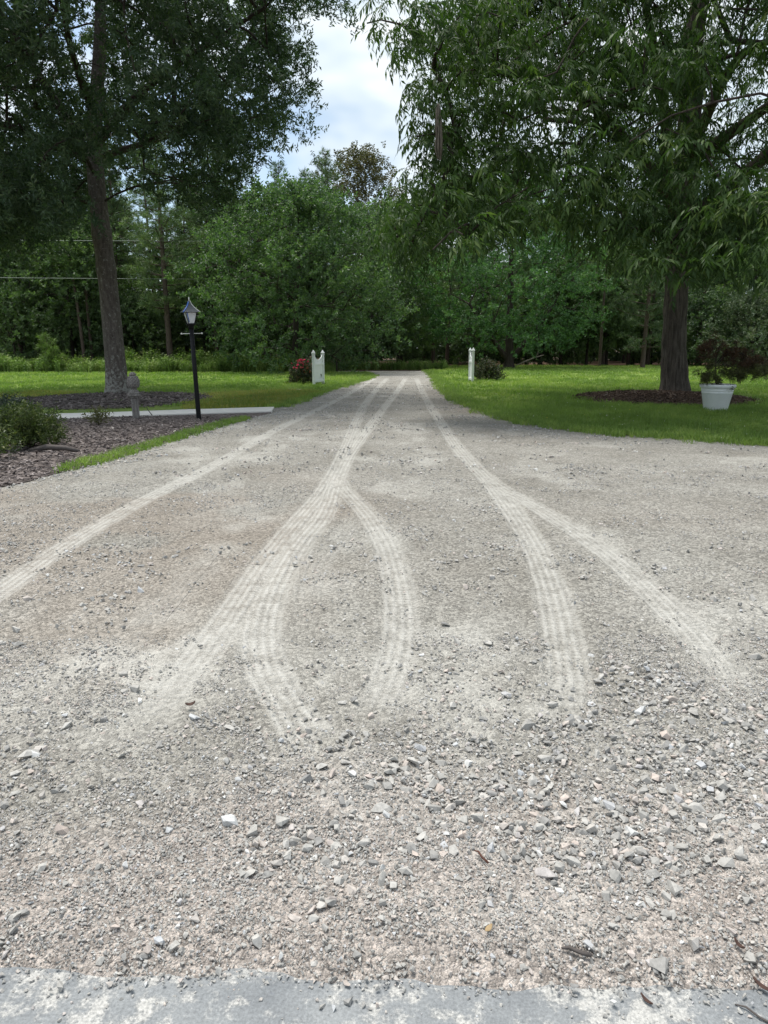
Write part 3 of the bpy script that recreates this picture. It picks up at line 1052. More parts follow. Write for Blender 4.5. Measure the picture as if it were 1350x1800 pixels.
def ellipse(c, rx, ry, n=40):
    return [(c[0] + rx * math.cos(2 * PI * i / n), c[1] + ry * math.sin(2 * PI * i / n)) for i in range(n)]


MULCH_POLYS = [ellipse(PM_C, 2.5, 2.8), ellipse(OM_C, 2.9, 3.4)]


def lawn_points(poly, y0, y1, dens, half):
    n = int((y1 - y0) * 2 * (half * y1 + 1) * dens)
    y = RNG.uniform(y0, y1, n); w = half * y1 + 1
    x = RNG.uniform(-w, w, n)
    ok = (np.abs(x) < half * y + 1) & in_poly(x, y, poly)
    x, y = x[ok], y[ok]
    return x, y


def plant(name, poly, y0, y1, dens, tufts, mat, smin, smax, shrink_mulch=True, z=0.028, tintf=None):
    x, y = lawn_points(poly, y0, y1, dens, 0.6)
    if shrink_mulch:
        k = ~in_any(x, y, MULCH_POLYS) | (RNG.random(len(x)) < 0.015)
        x, y = x[k], y[k]
    n = len(x)
    rot = np.stack([RNG.normal(0, .08, n), RNG.normal(0, .08, n), RNG.uniform(0, 6.28, n)], -1)
    tint = np.clip(RNG.normal(0.0, 0.20, n) + 0.15 + 0.75 * sstep(fbm(x * .55, y * .35, 66, 4), .25, .75), 0, 1)
    scatter(name, tufts, np.stack([x, y, np.full(n, z)], -1), rot, RNG.uniform(smin, smax, n), tint, mat)


plant('lawn_grass', RIGHT_LAWN, 10.5, 20, 62, TUFTS_N, M['grass'], 0.8, 1.4)
plant('lawn_grass', RIGHT_LAWN, 20, 36, 15, TUFTS_F, M['grass'], 0.8, 1.3)
plant('lawn_grass', RIGHT_LAWN, 36, 64, 5, TUFTS_F, M['grass'], 1.0, 1.6)
plant('lawn_grass', LEFT_LAWN, 19, 36, 15, TUFTS_F, M['grass'], 0.7, 1.2)
plant('lawn_grass', LEFT_LAWN, 36, 46, 6, TUFTS_F, M['grass'], 1.0, 1.5)
# the yellowing strip of lawn by the path
DRY = gp([(330, 722), (482, 717), (545, 698), (565, 690), (520, 688), (430, 691), (345, 697), (325, 710)])
plant('dry_grass', DRY, 16, 30, 60, TUFTS_F, M['grass_dry'], 0.7, 1.1)
DRY2 = gp([(-60, 716), (60, 703), (160, 693), (60, 690), (-80, 700)])
plant('dry_grass', DRY2, 16, 32, 40, TUFTS_F, M['grass_dry'], 0.7, 1.1)
VERGE = gp([(425, 736), (400, 742), (340, 758), (290, 774), (200, 800), (110, 826), (100, 836), (170, 820), (230, 803), (300, 781), (350, 766), (400, 750), (440, 739)])
plant('verge_grass', VERGE, 7, 17, 260, TUFTS_N, M['grass'], 0.5, 1.2, False, 0.02)
# grass creeping over the gravel edge
ex, ey = [], []
for edge, k_, sd in ((RIGHT_EDGE, 70, 0.17), (LEFT_EDGE, 40, 0.15)):
    P = np.array(edge)
    for a, b in zip(P[:-1], P[1:]):
        L = np.hypot(*(b - a)); k = int(L * k_)
        q = a + (b - a) * RNG.random(k)[:, None] + RNG.normal(0, sd, (k, 2))
        ex.append(q[:, 0]); ey.append(q[:, 1])
ex = np.concatenate(ex); ey = np.concatenate(ey); n = len(ex)
scatter('edge_grass', TUFTS_N, np.stack([ex, ey, np.full(n, 0.015)], -1), rand_rot(n, .1), RNG.uniform(.7, 1.5, n), RNG.random(n), M['grass'])

# clover heads in the lawn
m, nt, out = new_mat('clover_flower')
a = N(nt, 'ShaderNodeAttribute', attribute_name='tint', attribute_type='INSTANCER').outputs['Fac']
principled(nt, out, RAMP(nt, a, [(0, (0.75, 0.74, 0.66)), (0.62, (0.72, 0.70, 0.58)), (0.7, (0.72, 0.6, 0.08))]), 0.7, 0.2)
x, y = lawn_points(RIGHT_LAWN, 10.8, 24, 2.4, 0.6)
k = (fbm(x * .5, y * .5, 91, 3) > 0.45) & ~in_any(x, y, MULCH_POLYS); x, y = x[k], y[k]; n = len(x)
scatter('clover_flowers', [rock(501, 14, 0.9), rock(502, 14, 0.9)], np.stack([x, y, RNG.uniform(.07, .11, n)], -1), rand_rot(n), RNG.uniform(.014, .028, n), RNG.random(n), m)


def chip(seed):
    r = np.random.default_rng(seed)
    l, w, t = 1.0, r.uniform(0.16, 0.38), r.uniform(0.08, 0.14)
    b = r.uniform(-0.12, 0.12)
    V = [(-l / 2, -w / 2, 0), (-l / 2 + .1, w / 2, 0), (l / 2, w / 2 * .6, b), (l / 2 - .15, -w / 2 * .7, b)]
    V = V + [(x, y, z + t) for x, y, z in V]
    F = [(3, 2, 1, 0), (4, 5, 6, 7), (0, 1, 5, 4), (1, 2, 6, 5), (2, 3, 7, 6), (3, 0, 4, 7)]
    return np.array(V), F


CHIPS = [chip(i) for i in range(8)]
xb, yb = lawn_points(BED, 7, 16.2, 230, 0.62)
n = len(xb)
scatter('bark_chips', CHIPS, np.stack([xb, yb, np.full(n, 0.037) + RNG.uniform(0, .02, n)], -1), rand_rot(n, .3), RNG.uniform(.035, .095, n), np.clip(RNG.beta(2, 2.6, n), 0, 1), M['chip_grey'])
for poly, c, rx, ry, h, mat in ((MULCH_POLYS[0], PM_C, 2.7, 3.0, 0.16, M['chip_brown']), (MULCH_POLYS[1], OM_C, 3.1, 3.6, 0.06, M['chip_grey'])):
    k = 3200
    t = np.sqrt(RNG.random(k)) * 1.0; a = RNG.uniform(0, 2 * PI, k)
    x = c[0] + rx * t * np.cos(a); y = c[1] + ry * t * np.sin(a)
    z = 0.03 + h * (1 - t ** 3) + RNG.uniform(-.01, .035, k)
    scatter('bark_chips', CHIPS, np.stack([x, y, z], -1), rand_rot(k, .35), RNG.uniform(.06, .15, k), np.clip(RNG.beta(2, 2.8, k), 0, 1), mat)


# ------------------------------------------------------------------ trees
def rotmats(n, up=None, tilt=0.5, rng=RNG):
    """random rotations: local +Z mapped near given directions"""
    d = np.tile([0, 0, 1.0], (n, 1)) if up is None else np.array(up, float)
    d = d + rng.normal(0, tilt, (n, 3)); d /= np.linalg.norm(d, axis=1)[:, None] + 1e-9
    a = rng.normal(size=(n, 3))
    u = np.cross(d, a); u /= np.linalg.norm(u, axis=1)[:, None] + 1e-9
    w = np.cross(d, u)
    return np.stack([u, w, d], -1)


def stamp(protos, pos, R, s, tint, rng=RNG, pid=None, jitter=0.18):
    """copies of prototypes (all faces same arity) merged; returns verts, faces, tint"""
    n = len(pos)
    pid = rng.integers(0, len(protos), n) if pid is None else pid
    VV, FF, TT = [], [], []
    off = 0
    for k, (v, f, lf) in enumerate(protos):
        idx = np.where(pid == k)[0]
        if not len(idx):
            continue
        w = np.einsum('nij,vj->nvi', R[idx], v) * s[idx][:, None, None] + pos[idx][:, None, :]
        m = len(v)
        VV.append(w.reshape(-1, 3))
        FF.append((f[None] + (np.arange(len(idx)) * m)[:, None, None]).reshape(-1, f.shape[1]) + off)
        nl = lf.max() + 1
        tl = np.clip(tint[idx][:, None] + rng.normal(0, jitter, (len(idx), nl)), 0, 1)
        TT.append(tl[:, lf].ravel())
        off += len(idx) * m
    return np.concatenate(VV), np.concatenate(FF), np.concatenate(TT)


def crown_mesh(name, protos, pos, R, s, tint, rng=RNG, jitter=0.18):
    v, f, t = stamp(protos, pos, R, s, tint, rng, None, jitter)
    return mesh_np(name, v, f, {'tint': ('FLOAT', t)})


def blade_leaf(base, d, side, nrm, L, W, droop=0.0):
    """4-corner pointed leaf"""
    base, d, side, nrm = map(np.asarray, (base, d, side, nrm))
    mid = base + d * L * 0.45
    return [base, mid + side * W / 2 + nrm * W * 0.18, base + d * L - nrm * droop * L, mid - side * W / 2 + nrm * W * 0.18]


def unit(v):
    v = np.asarray(v, float)
    return v / (np.linalg.norm(v) + 1e-9)


def spray_simple(seed, nl, twig, L, W, spread=0.9, droop=0.1):
    """a twig along +Z with pointed leaves around it"""
    r = np.random.default_rng(seed)
    V = []; F = []; lf = []
    for i in range(nl):
        t = (i + r.random()) / nl
        a = r.uniform(0, 2 * PI)
        base = np.array([0, 0, t * twig]) + r.normal(0, 0.06 * twig, 3)
        d = unit([math.cos(a) * spread, math.sin(a) * spread, r.uniform(0.1, 0.9)])
        side = unit(np.cross(d, r.normal(size=3))); nrm = np.cross(side, d)
        k = r.uniform(0.7, 1.2)
        o = len(V)
        V += blade_leaf(base, d, side, nrm, L * k, W * k, droop); F.append((o, o + 1, o + 2, o + 3)); lf += [i] * 4
    return np.array(V), np.array(F), np.array(lf)


def spray_pecan(seed, nfr=5):
    """cluster of hanging compound leaves; local +Z is the direction of the twig"""
    r = np.random.default_rng(seed)
    V = []; F = []; lf = []; li = 0
    for q in range(nfr):
        a = 2 * PI * (q + r.random() * 0.7) / nfr
        out = unit([math.cos(a), math.sin(a), r.uniform(0.0, 1.0)])
        p = np.array([0, 0, r.uniform(-0.12, 0.12)])
        d = out.copy(); RL = r.uniform(0.30, 0.46); nleaf = 5
        sd = unit(np.cross(d, [0, 0, 1.0]))
        for j in range(nleaf + 1):
            d = unit(d + np.array([0, 0, -0.24]))
            p = p + d * RL / (nleaf + 1)
            lats = (1, -1) if j < nleaf else (0,)
            for sgn in lats:
                if r.random() < 0.06:
                    continue
                ld = unit(d * (0.75 if sgn else 1.0) + sd * sgn * 0.75 + np.array([0, 0, -0.42]) + r.normal(0, .12, 3))
                side = unit(np.cross(ld, r.normal(0, .5, 3) + np.array([0, 0, 1.0]))); nn = np.cross(side, ld)
                L = r.uniform(0.095, 0.15) * (0.75 + 0.5 * j / nleaf); W = L * r.uniform(0.26, 0.34)
                o = len(V)
                m1 = p + ld * L * .42
                tip = p + ld * L + np.array([0, 0, -0.22 * L])
                V += [p, m1 + side * W / 2 - nn * W * .12, tip, m1 - side * W / 2 - nn * W * .12]
                F += [(o, o + 1, o + 2, o + 3)]
                lf += [li] * 4; li += 1
    return np.array(V), np.array(F), np.array(lf)


def needle_tuft(seed, nn=16, L=0.32, W=0.03, fan=1.0):
    r = np.random.default_rng(seed)
    V = []; F = []; lf = []
    for i in range(nn):
        d = unit(r.normal(size=3) * fan + np.array([0, 0, 0.8])); side = unit(np.cross(d, r.normal(size=3)))
        b = r.normal(0, 0.05, 3); o = len(V); k = r.uniform(.7, 1.15)
        V += [b - side * W / 2, b + side * W / 2, b + d * L * k]; F.append((o, o + 1, o + 2)); lf += [i // 3] * 3
    return np.array(V), np.array(F), np.array(lf)


def trunk_mesh(pts, rads, seg=40, disp=None, rows_per=None):
    pts = [Vector(p) for p in pts]
    V = []; F = []
    rows = len(pts)
    for i, p in enumerate(pts):
        d = (pts[min(i + 1, rows - 1)] - pts[max(i - 1, 0)]).normalized()
        u = Vector((1, 0, 0)); u = (u - d * u.dot(d)).normalized(); w = d.cross(u)
        for k in range(seg):
            a = 2 * PI * k / seg
            r = rads[i]
            if disp:
                r = r + disp(a, p.z, r)
            V.append(p + (u * math.cos(a) + w * math.sin(a)) * r)
    for i in range(rows - 1):
        for k in range(seg):
            F.append((i * seg + k, i * seg + (k + 1) % seg, (i + 1) * seg + (k + 1) % seg, (i + 1) * seg + k))
    return np.array([v[:] for v in V]), np.array(F)


def spline(P, R, step):
    """smooth polyline with radii"""
    q = resample([list(p) + [r] for p, r in zip(P, R)], step)
    return q[:, :3], q[:, 3]


def grow(limbs, targets, seg=0.7, tipr=0.018, expo=2.2, sag=0.0, rng=RNG):
    """limbs: list of (pts, radii) fixed. targets joined to the nearest existing wood.
    returns branch edges (p0, r0, p1, r1) of the grown part"""
    pos = []; par = []; path = []; fixed = []
    for pts, rr in limbs:
        for i, p in enumerate(pts):
            pos.append(np.array(p, float)); par.append(-1); path.append(0.0); fixed.append(rr[i])
    c0 = np.mean([l[0][0] for l in limbs[:1]], axis=0)
    order = np.argsort([np.linalg.norm((t - c0) * np.array([1, 1, .6])) for t in targets])
    n_fix = len(pos)
    P = np.array(pos); PA = np.array(path)
    tips = []
    for ti in order:
        t = targets[ti]
        dv = t[None] - P
        dist = np.linalg.norm(dv, axis=1)
        cost = dist + 0.35 * PA + 0.5 * np.maximum(0, P[:, 2] - t[2])
        j = int(np.argmin(cost))
        L = dist[j]; k = max(2, int(L / seg))
        a = P[j]
        ctrl = a + (t - a) * 0.5 + np.array([0, 0, 0.18 * L]) + rng.normal(0, 0.08 * L, 3)
        newp = []; newpa = []
        prev = j
        for q in range(1, k + 1):
            s = q / k
            p = (1 - s) ** 2 * a + 2 * s * (1 - s) * ctrl + s * s * t
            newp.append(p); newpa.append(PA[j] + L * s)
            par.append(prev); prev = len(par) - 1
        P = np.concatenate([P, newp]); PA = np.concatenate([PA, newpa])
        tips.append(prev)
    n = len(P)
    acc = np.zeros(n)
    for i in tips:
        acc[i] += tipr ** expo
    for i in range(n - 1, n_fix - 1, -1):
        acc[i] = max(acc[i], tipr ** expo)
        if par[i] >= n_fix:
            acc[par[i]] += acc[i]
    r = acc ** (1 / expo)
    E = []
    for i in range(n_fix, n):
        p = par[i]
        rp = r[p] if p >= n_fix else min(fixed[p] * 0.8, r[i] * 1.25)
        E.append((P[p], rp, P[i], r[i]))
    return E


def edges_mesh(E, seg=5):
    V = []; F = []
    for p0, r0, p1, r1 in E:
        d = unit(p1 - p0); u = unit(np.cross(d, [0.31, 0.52, 0.79])); w = np.cross(d, u)
        o = len(V)
        for p, r in ((p0, r0), (p1, r1)):
            for k in range(seg):
                a = 2 * PI * k / seg
                V.append(p + (u * math.cos(a) + w * math.sin(a)) * r)
        for k in range(seg):
            F.append((o + k, o + (k + 1) % seg, o + seg + (k + 1) % seg, o + seg + k))
    return np.array(V), np.array(F)


def merge(parts):
    V = []; F = []; o = 0
    for v, f in parts:
        V.append(v); F.append(np.asarray(f) + o); o += len(v)
    return np.concatenate(V), np.concatenate(F)


def sprays_at(targets, per, sigma, center, out_w=1.0, up=0.2, rng=RNG, flat=1.0):
    n = len(targets) * per
    pos = np.repeat(targets, per, 0) + rng.normal(0, sigma, (n, 3)) * np.array([1, 1, flat])
    d = pos - np.asarray(center)[None]; d /= np.linalg.norm(d, axis=1)[:, None] + 1e-9
    d = d * out_w + np.array([0, 0, up])
    return pos, d


def to_px(w):
    d = Vector(w) - Vector((0, 0, EYE)); cp, sp = math.cos(PITCH), math.sin(PITCH)
    dep = d.y * cp - d.z * sp; up = d.y * sp + d.z * cp
    return 675 + FPX * d.x / dep, 900 - FPX * up / dep


# ---- the oak on the left
def build_oak():
    rng = np.random.default_rng(11)
    base = OAK
    root = empty('oak_tree', base, 'large oak with grey lichened trunk and dark dense crown, beside the concrete path', 'tree')
    D = base.y
    top1 = AT(192, 520, D) - base; top2 = AT(172, 350, D) - base; top3 = AT(166, 230, D + .4) - base; top4 = AT(176, 60, D + .6) - base
    P = [(0, 0, -0.1), (0, 0, 0.3), tuple(top1), tuple(top2), tuple(top3), tuple(top4), (0.4, .8, 15.5)]
    R = [0.38, 0.345, 0.30, 0.27, 0.235, 0.18, 0.05]
    pts, rr = spline(P, R, 0.10)

    def disp(a, z, r):
        fl = 0.40 * math.exp(-max(z, 0) / 0.30) * (0.55 + 0.45 * math.cos(5 * a + 0.7))
        kn = 0.035 * math.exp(-((z - 5.1) / 0.35) ** 2) + 0.03 * math.exp(-((z - 4.1) / 0.25) ** 2)
        return r * fl + kn + (float(fbm(a * 7, z * 2.0, 5, 3)) - .5) * 0.05 * (r / .4)
    tv, tf = trunk_mesh(pts, rr, 36, disp)
    zk = pts[:, 2] > 5.2
    limbs = [(pts[zk][::4], rr[zk][::4])]
    parts = []

    def limb(PP, r0, r1):
        q, r = spline(PP, np.linspace(r0, r1, len(PP)), 0.35)
        limbs.append((q, r)); parts.append(trunk_mesh(q, r, 9, lambda a, z, rad: (float(fbm(a * 3, z * 3, 8, 2)) - .5) * .25 * rad))
    t3 = np.array(top3)
    limb([t3 + [0, 0, -1.2], t3 + [-1.3, .2, 1.0], t3 + [-2.6, .4, 3.2], t3 + [-4.0, .6, 5.5]], .17, .06)
    limb([t3 + [0, 0, -.4], t3 + [1.6, -.4, .9], t3 + [3.4, -.9, 1.8], t3 + [5.8, -1.2, 3.0]], .15, .05)
    limb([t3 + [0, 0, .6], t3 + [.3, -2.0, 1.5], t3 + [1.0, -4.4, 2.6]], .14, .05)
    limb([t3 + [0, 0, -1.0], t3 + [-1.8, -1.2, -.3], t3 + [-4.2, -2.2, .2]], .13, .05)
    limb([t3 + [0, 0, -.8], t3 + [1.4, 1.8, .2], t3 + [2.6, 3.4, 1.0]], .12, .04)
    # crown volume: radius grows from a ragged hem upward
    T = []
    while len(T) < 720:
        z = rng.uniform(4.0, 16.5)
        a = rng.uniform(0, 2 * PI)
        ca, sa = math.cos(a), math.sin(a)
        prof = np.interp(z, [4.0, 5.2, 7, 9.5, 12, 14.5, 16.5], [4.6, 6.0, 7.6, 9.2, 9.4, 7.6, 3.5])
        lump = 0.80 + 0.42 * float(fbm(ca * 2.2 + 7, sa * 2.2 + z * .45, 31, 3))
        R_ = prof * lump
        if ca > 0.25 and z < 6.2:
            R_ *= 0.86
        r = R_ * (rng.random() ** 0.42)
        if z < 5.0 and r < 1.4:
            continue
        c = (r * ca + 0.2, r * sa * 0.95, z)
        qx, qy = to_px(Vector(c) + base)
        if qx > np.interp(qy, [0, 60, 110, 165, 215, 245, 330, 385], [585, 555, 500, 520, 525, 440, 395, 375]) or qy > np.interp(qx, [0, 100, 150, 200, 300, 420], [415, 395, 335, 300, 335, 350]):
            continue
        T.append(c)
    T = np.array(T)
    E = grow(limbs, T, 0.7, 0.016, 2.3, rng=rng)
    parts.append(edges_mesh(E, 5))
    link('trunk', mesh_np('trunk', tv, tf, smooth=True), M['oak_bark'], root)
    bv, bf = merge(parts)
    link('branches', mesh_np('branches', bv, bf, smooth=True), M['bark'], root)
    protos = [spray_simple(40 + i, 26, 0.50, 0.15, 0.047, 1.0, 0.15) for i in range(6)]
    pos, d = sprays_at(T, 20, 0.42, (0, 0, 8.5), 0.9, 0.0, rng, 0.75)
    n = len(pos)
    tint = np.clip(rng.normal(0.40, 0.2, n), 0, 1)
    link('crown', crown_mesh('crown', protos, pos, rotmats(n, d, 0.55, rng), rng.uniform(0.75, 1.25, n), tint, rng), M['oak_leaf'], root)
    return root


def build_pecan():
    rng = np.random.default_rng(23)
    base = PECAN.copy()
    root = empty('pecan_tree', base, 'big spreading tree with furrowed dark trunk and drooping long leaves, beside the white planter', 'tree')
    D = base.y
    P = [(0, 0, -0.15), (0, 0, .3), tuple(AT(1186, 560, D) - base), tuple(AT(1203, 330, D) - base), tuple(AT(1218, 150, D) - base), tuple(AT(1232, 0, D) - base), (1.6, .5, 17)]
    R = [0.47, 0.42, 0.355, 0.36, 0.31, 0.25, 0.06]
    pts, rr = spline(P, R, 0.07)

    def disp(a, z, r):
        rid = abs(float(vnoise(a * 7.6 + 0.55 * math.sin(z * 2.3) + .3 * float(vnoise(a * 4, z * 3, 2)), z * 1.1, 3)) - .5) * 2
        rid2 = abs(float(vnoise(a * 17, z * 3.1, 4)) - .5) * 2
        fl = 0.22 * math.exp(-max(z, 0) / 0.35) * (.7 + .3 * math.cos(4 * a))
        return r * fl + (rid - .5) * 0.085 * (r / .5) + (rid2 - .5) * 0.03
    lim = 105
    tv, tf = trunk_mesh(pts, rr, 84, disp)
    zk = pts[:, 2] > 5.4
    limbs = [(pts[zk][::6], rr[zk][::6])]
    parts = []

    def limb(PP, r0, r1):
        q, r = spline(PP, np.linspace(r0, r1, len(PP)), 0.3)
        limbs.append((q, r)); parts.append(trunk_mesh(q, r, 12, lambda a, z, rad: (float(fbm(a * 4, z * 4, 8, 2)) - .5) * .35 * rad))
    j = np.array(AT(1203, 345, D) - base)
    limb([j + [0, 0, -.8], j + [1.6, -.8, .6], j + [3.2, -1.6, 2.2], j + [5.5, -2.5, 3.4]], .24, .08)      # towards the right
    limb([j + [0, 0, -1.4], j + [1.5, .2, -.8], j + [3.4, .4, .4], j + [6, 0, .7]], .2, .07)
    limb([j + [0, 0, -.9], j + [-.8, -.4, .5], j + [-1.2, -1.0, 2.2], j + [-2.6, -2, 5.4]], .25, .08)       # leader on the left
    limb([j + [-.5, -.2, -.1], j + [-2.6, -2.4, .9], j + [-5.0, -4.6, 1.6], j + [-8.2, -6.4, 1.4]], .17, .05)
    limb([j + [0, 0, .6], j + [-.6, -2.4, 1.4], j + [-1.2, -5.6, 1.9], j + [-1.6, -9.2, 1.0]], .18, .05)
    limb([j + [0, 0, .9], j + [1.4, -2.6, 2.0], j + [2.0, -6.2, 2.2], j + [2.6, -9.6, 1.0]], .17, .05)
    limb([j + [0, 0, 2.6], j + [-3.0, -1.0, 4.0], j + [-6.0, -2.0, 5.0]], .14, .05)
    limb([j + [0, 0, 2.2], j + [-1.6, 2.6, 3.4], j + [-4, 5, 4.4]], .13, .04)
    # crown: drooping outer shell, thinner inside
    T = []
    HX, HY = -0.2, -1.6          # crown leans towards the drive
    while len(T) < 900:
        a = rng.uniform(0, 2 * PI); ca, sa = math.cos(a), math.sin(a)
        z = rng.uniform(2.0, 15.0)
        # reach of the crown by direction
        Rm = 10.6
        prof = np.interp(z, [2.0, 3.2, 5.5, 8.5, 11.5, 15.0], [0.93, 0.98, 1.0, 0.92, 0.72, 0.30])
        lump = 0.86 + 0.26 * float(fbm(ca * 2.6 + 3, sa * 2.6 + z * .4, 51, 3))
        R_ = Rm * prof * lump
        u = rng.random()
        r = R_ * (u ** 0.30)
        back = sa > 0.25
        if back and rng.random() < 0.45:
            continue
        low = np.interp(r / Rm, [0, .45, .75, 1.0], [5.6, 5.0, 3.6, 2.5])
        low += 0.9 * (float(fbm(ca * 4 + 11, sa * 4 + 2, 61, 2)) - .5)
        if z < low:
            continue
        x, y = HX + r * ca, HY + r * sa
        wx = base.x + x; wy = base.y + y; wz = base.z + z
        if wy < 9.5 or (wy < 12.5 and wx < 1.6):
            continue
        qx, qy = to_px((wx, wy, wz))
        if qx < np.interp(qy, [0, 60, 110, 140, 310, 350, 400, 450], [690, 690, 735, 770, 785, 750, 700, 700]) or qy > np.interp(qx, [600, 700, 760, 850, 1050, 1130, 1190, 1240, 1350], [410, 440, 425, 405, 410, 440, 460, 425, 430]):
            continue
        T.append((x, y, z))
    T = np.array(T)
    # low sprays hanging over the drive side and in front of the trunk
    ex = []
    for px, py, Y, k, sg in ((1195, 450, 14, 4, .3), (1130, 425, 14, 4, .4), (1290, 400, 13, 6, .4), (1335, 420, 12.5, 4, .3), (1230, 405, 13.5, 5, .4), (700, 420, 15, 7, .5), (665, 405, 15.5, 3, .3), (740, 440, 15, 5, .5), (800, 400, 14.5, 6, .6), (880, 405, 14, 5, .5), (960, 400, 14, 5, .5), (1040, 420, 14, 5, .5), (755, 320, 15.5, 6, .4), (780, 210, 15.5, 6, .4), (665, 55, 15, 3, .25), (648, 45, 15, 2, .2), (785, 110, 15.5, 6, .5), (1190, 300, 16, 4, .6)):
        c = np.array(AT(px, py, Y) - base)
        ex.append(c + rng.normal(0, sg, (k, 3)))
    T = np.concatenate([T] + ex)
    hp = np.array([to_px(Vector(c) + base) for c in T])
    T = T[(hp[:, 0] > np.interp(hp[:, 1], [0, 60, 100, 140, 310, 350, 400, 450], [645, 640, 705, 730, 730, 700, 665, 700])) & (hp[:, 1] < np.interp(hp[:, 0], [600, 700, 760, 850, 1050, 1130, 1190, 1240, 1350], [425, 455, 445, 425, 430, 460, 485, 455, 465]))]
    E = grow(limbs, T, 0.6, 0.014, 2.35, rng=rng)
    parts.append(edges_mesh(E, 5))
    link('trunk', mesh_np('trunk', tv, tf, smooth=True), M['pecan_bark'], root)
    bv, bf = merge(parts)
    link('branches', mesh_np('branches', bv, bf, smooth=True), M['bark'], root)
    protos = [spray_pecan(70 + i, 4 + i % 3) for i in range(8)]
    pos, d = sprays_at(T, 9, 0.46, (HX, HY, 7.0), 0.9, -0.1, rng, 0.8)
    hem = np.array([to_px(Vector(c) + base) for c in pos])
    ok = hem[:, 1] < np.interp(hem[:, 0], [600, 700, 760, 850, 1050, 1130, 1190, 1240, 1350], [440, 475, 462, 440, 445, 480, 505, 475, 490])
    ok &= hem[:, 0] > np.interp(hem[:, 1], [0, 60, 100, 140, 310, 350, 400, 450], [635, 625, 690, 715, 712, 680, 645, 680])
    pos, d = pos[ok], d[ok]
    n = len(pos)
    tint = np.clip(rng.normal(0.42, 0.2, n), 0, 1)
    # keep leaf clusters hanging: only small tilts from upright
    dd = np.tile([0, 0, 1.0], (n, 1)) + d * 0.35
    link('crown', crown_mesh('crown', protos, pos, rotmats(n, dd, 0.18, rng), rng.uniform(0.85, 1.2, n), tint, rng), M['pecan_leaf'], root)
    return root


build_oak()
build_pecan()


def broadleaf(name, base, H, rad, hem, ntar, per, leafL, leafW, lmat, seed, label, cat='tree', group=None, trunk_r=0.2, sigma=0.42, bark='bark', twin=False, top_bias=1.0, nleaf=16, umbrella=0.0):
    """rounded deciduous tree"""
    rng = np.random.default_rng(seed)
    root = empty(name, base, label, cat, group)
    lean = rng.normal(0, .25, 2)
    P = [(0, 0, -.1), (0, 0, H * .08), (lean[0] * .4, lean[1] * .4, H * .35), (lean[0], lean[1], H * .7), (lean[0], lean[1], H * .95)]
    pts, rr = spline(P, [trunk_r * 1.25, trunk_r, trunk_r * .8, trunk_r * .4, .02], .35)
    limbs = [(pts, rr)]
    parts = [trunk_mesh(pts, rr, 10, lambda a, z, r: r * .4 * math.exp(-max(z, 0) / .3) + (float(fbm(a * 3, z * 2, seed, 2)) - .5) * .3 * r)]
    if twin:
        for sx in (-1, 1):
            q, r = spline([(0, 0, H * .04), (sx * rad * .2, -.2, H * .16), (sx * rad * .5, -.4, H * .36)], [trunk_r * .7, trunk_r * .5, trunk_r * .25], .3)
            limbs.append((q, r)); parts.append(trunk_mesh(q, r, 8))
    T = []
    while len(T) < ntar:
        a = rng.uniform(0, 2 * PI); z = rng.uniform(hem, H)
        t = (z - hem) / (H - hem)
        prof = math.sqrt(max(0, 1 - (max(0, t - .38) / .62) ** 2)) * (0.72 + 0.28 * min(1, t / .3))
        lump = 0.52 + 0.96 * float(fbm(math.cos(a) * 2.4 + seed, math.sin(a) * 2.4 + z * .6, seed + 3, 3))
        r = rad * prof * lump * rng.random() ** 0.4
        T.append((r * math.cos(a) + lean[0] * t, r * math.sin(a) + lean[1] * t, z))
    T = np.array(T)
    E = grow(limbs, T, 0.8, 0.014, 2.3, rng=rng)
    parts.append(edges_mesh(E, 4))
    v, f = merge(parts)
    link('trunk', mesh_np('trunk', v, f, smooth=True), M[bark], root)
    protos = [spray_simple(seed * 10 + i, nleaf, 0.55, leafL, leafW, 1.0, .1) for i in range(5)]
    pos, d = sprays_at(T, per, sigma, (0, 0, H * .45), 0.9, 0.25, rng, .65)
    n = len(pos)
    tint = np.clip(rng.normal(.45, .2, n), 0, 1)
    link('crown', crown_mesh('crown', protos, pos, rotmats(n, d, .5, rng), rng.uniform(.8, 1.3, n), tint, rng), M[lmat] if isinstance(lmat, str) else lmat, root)
    return root


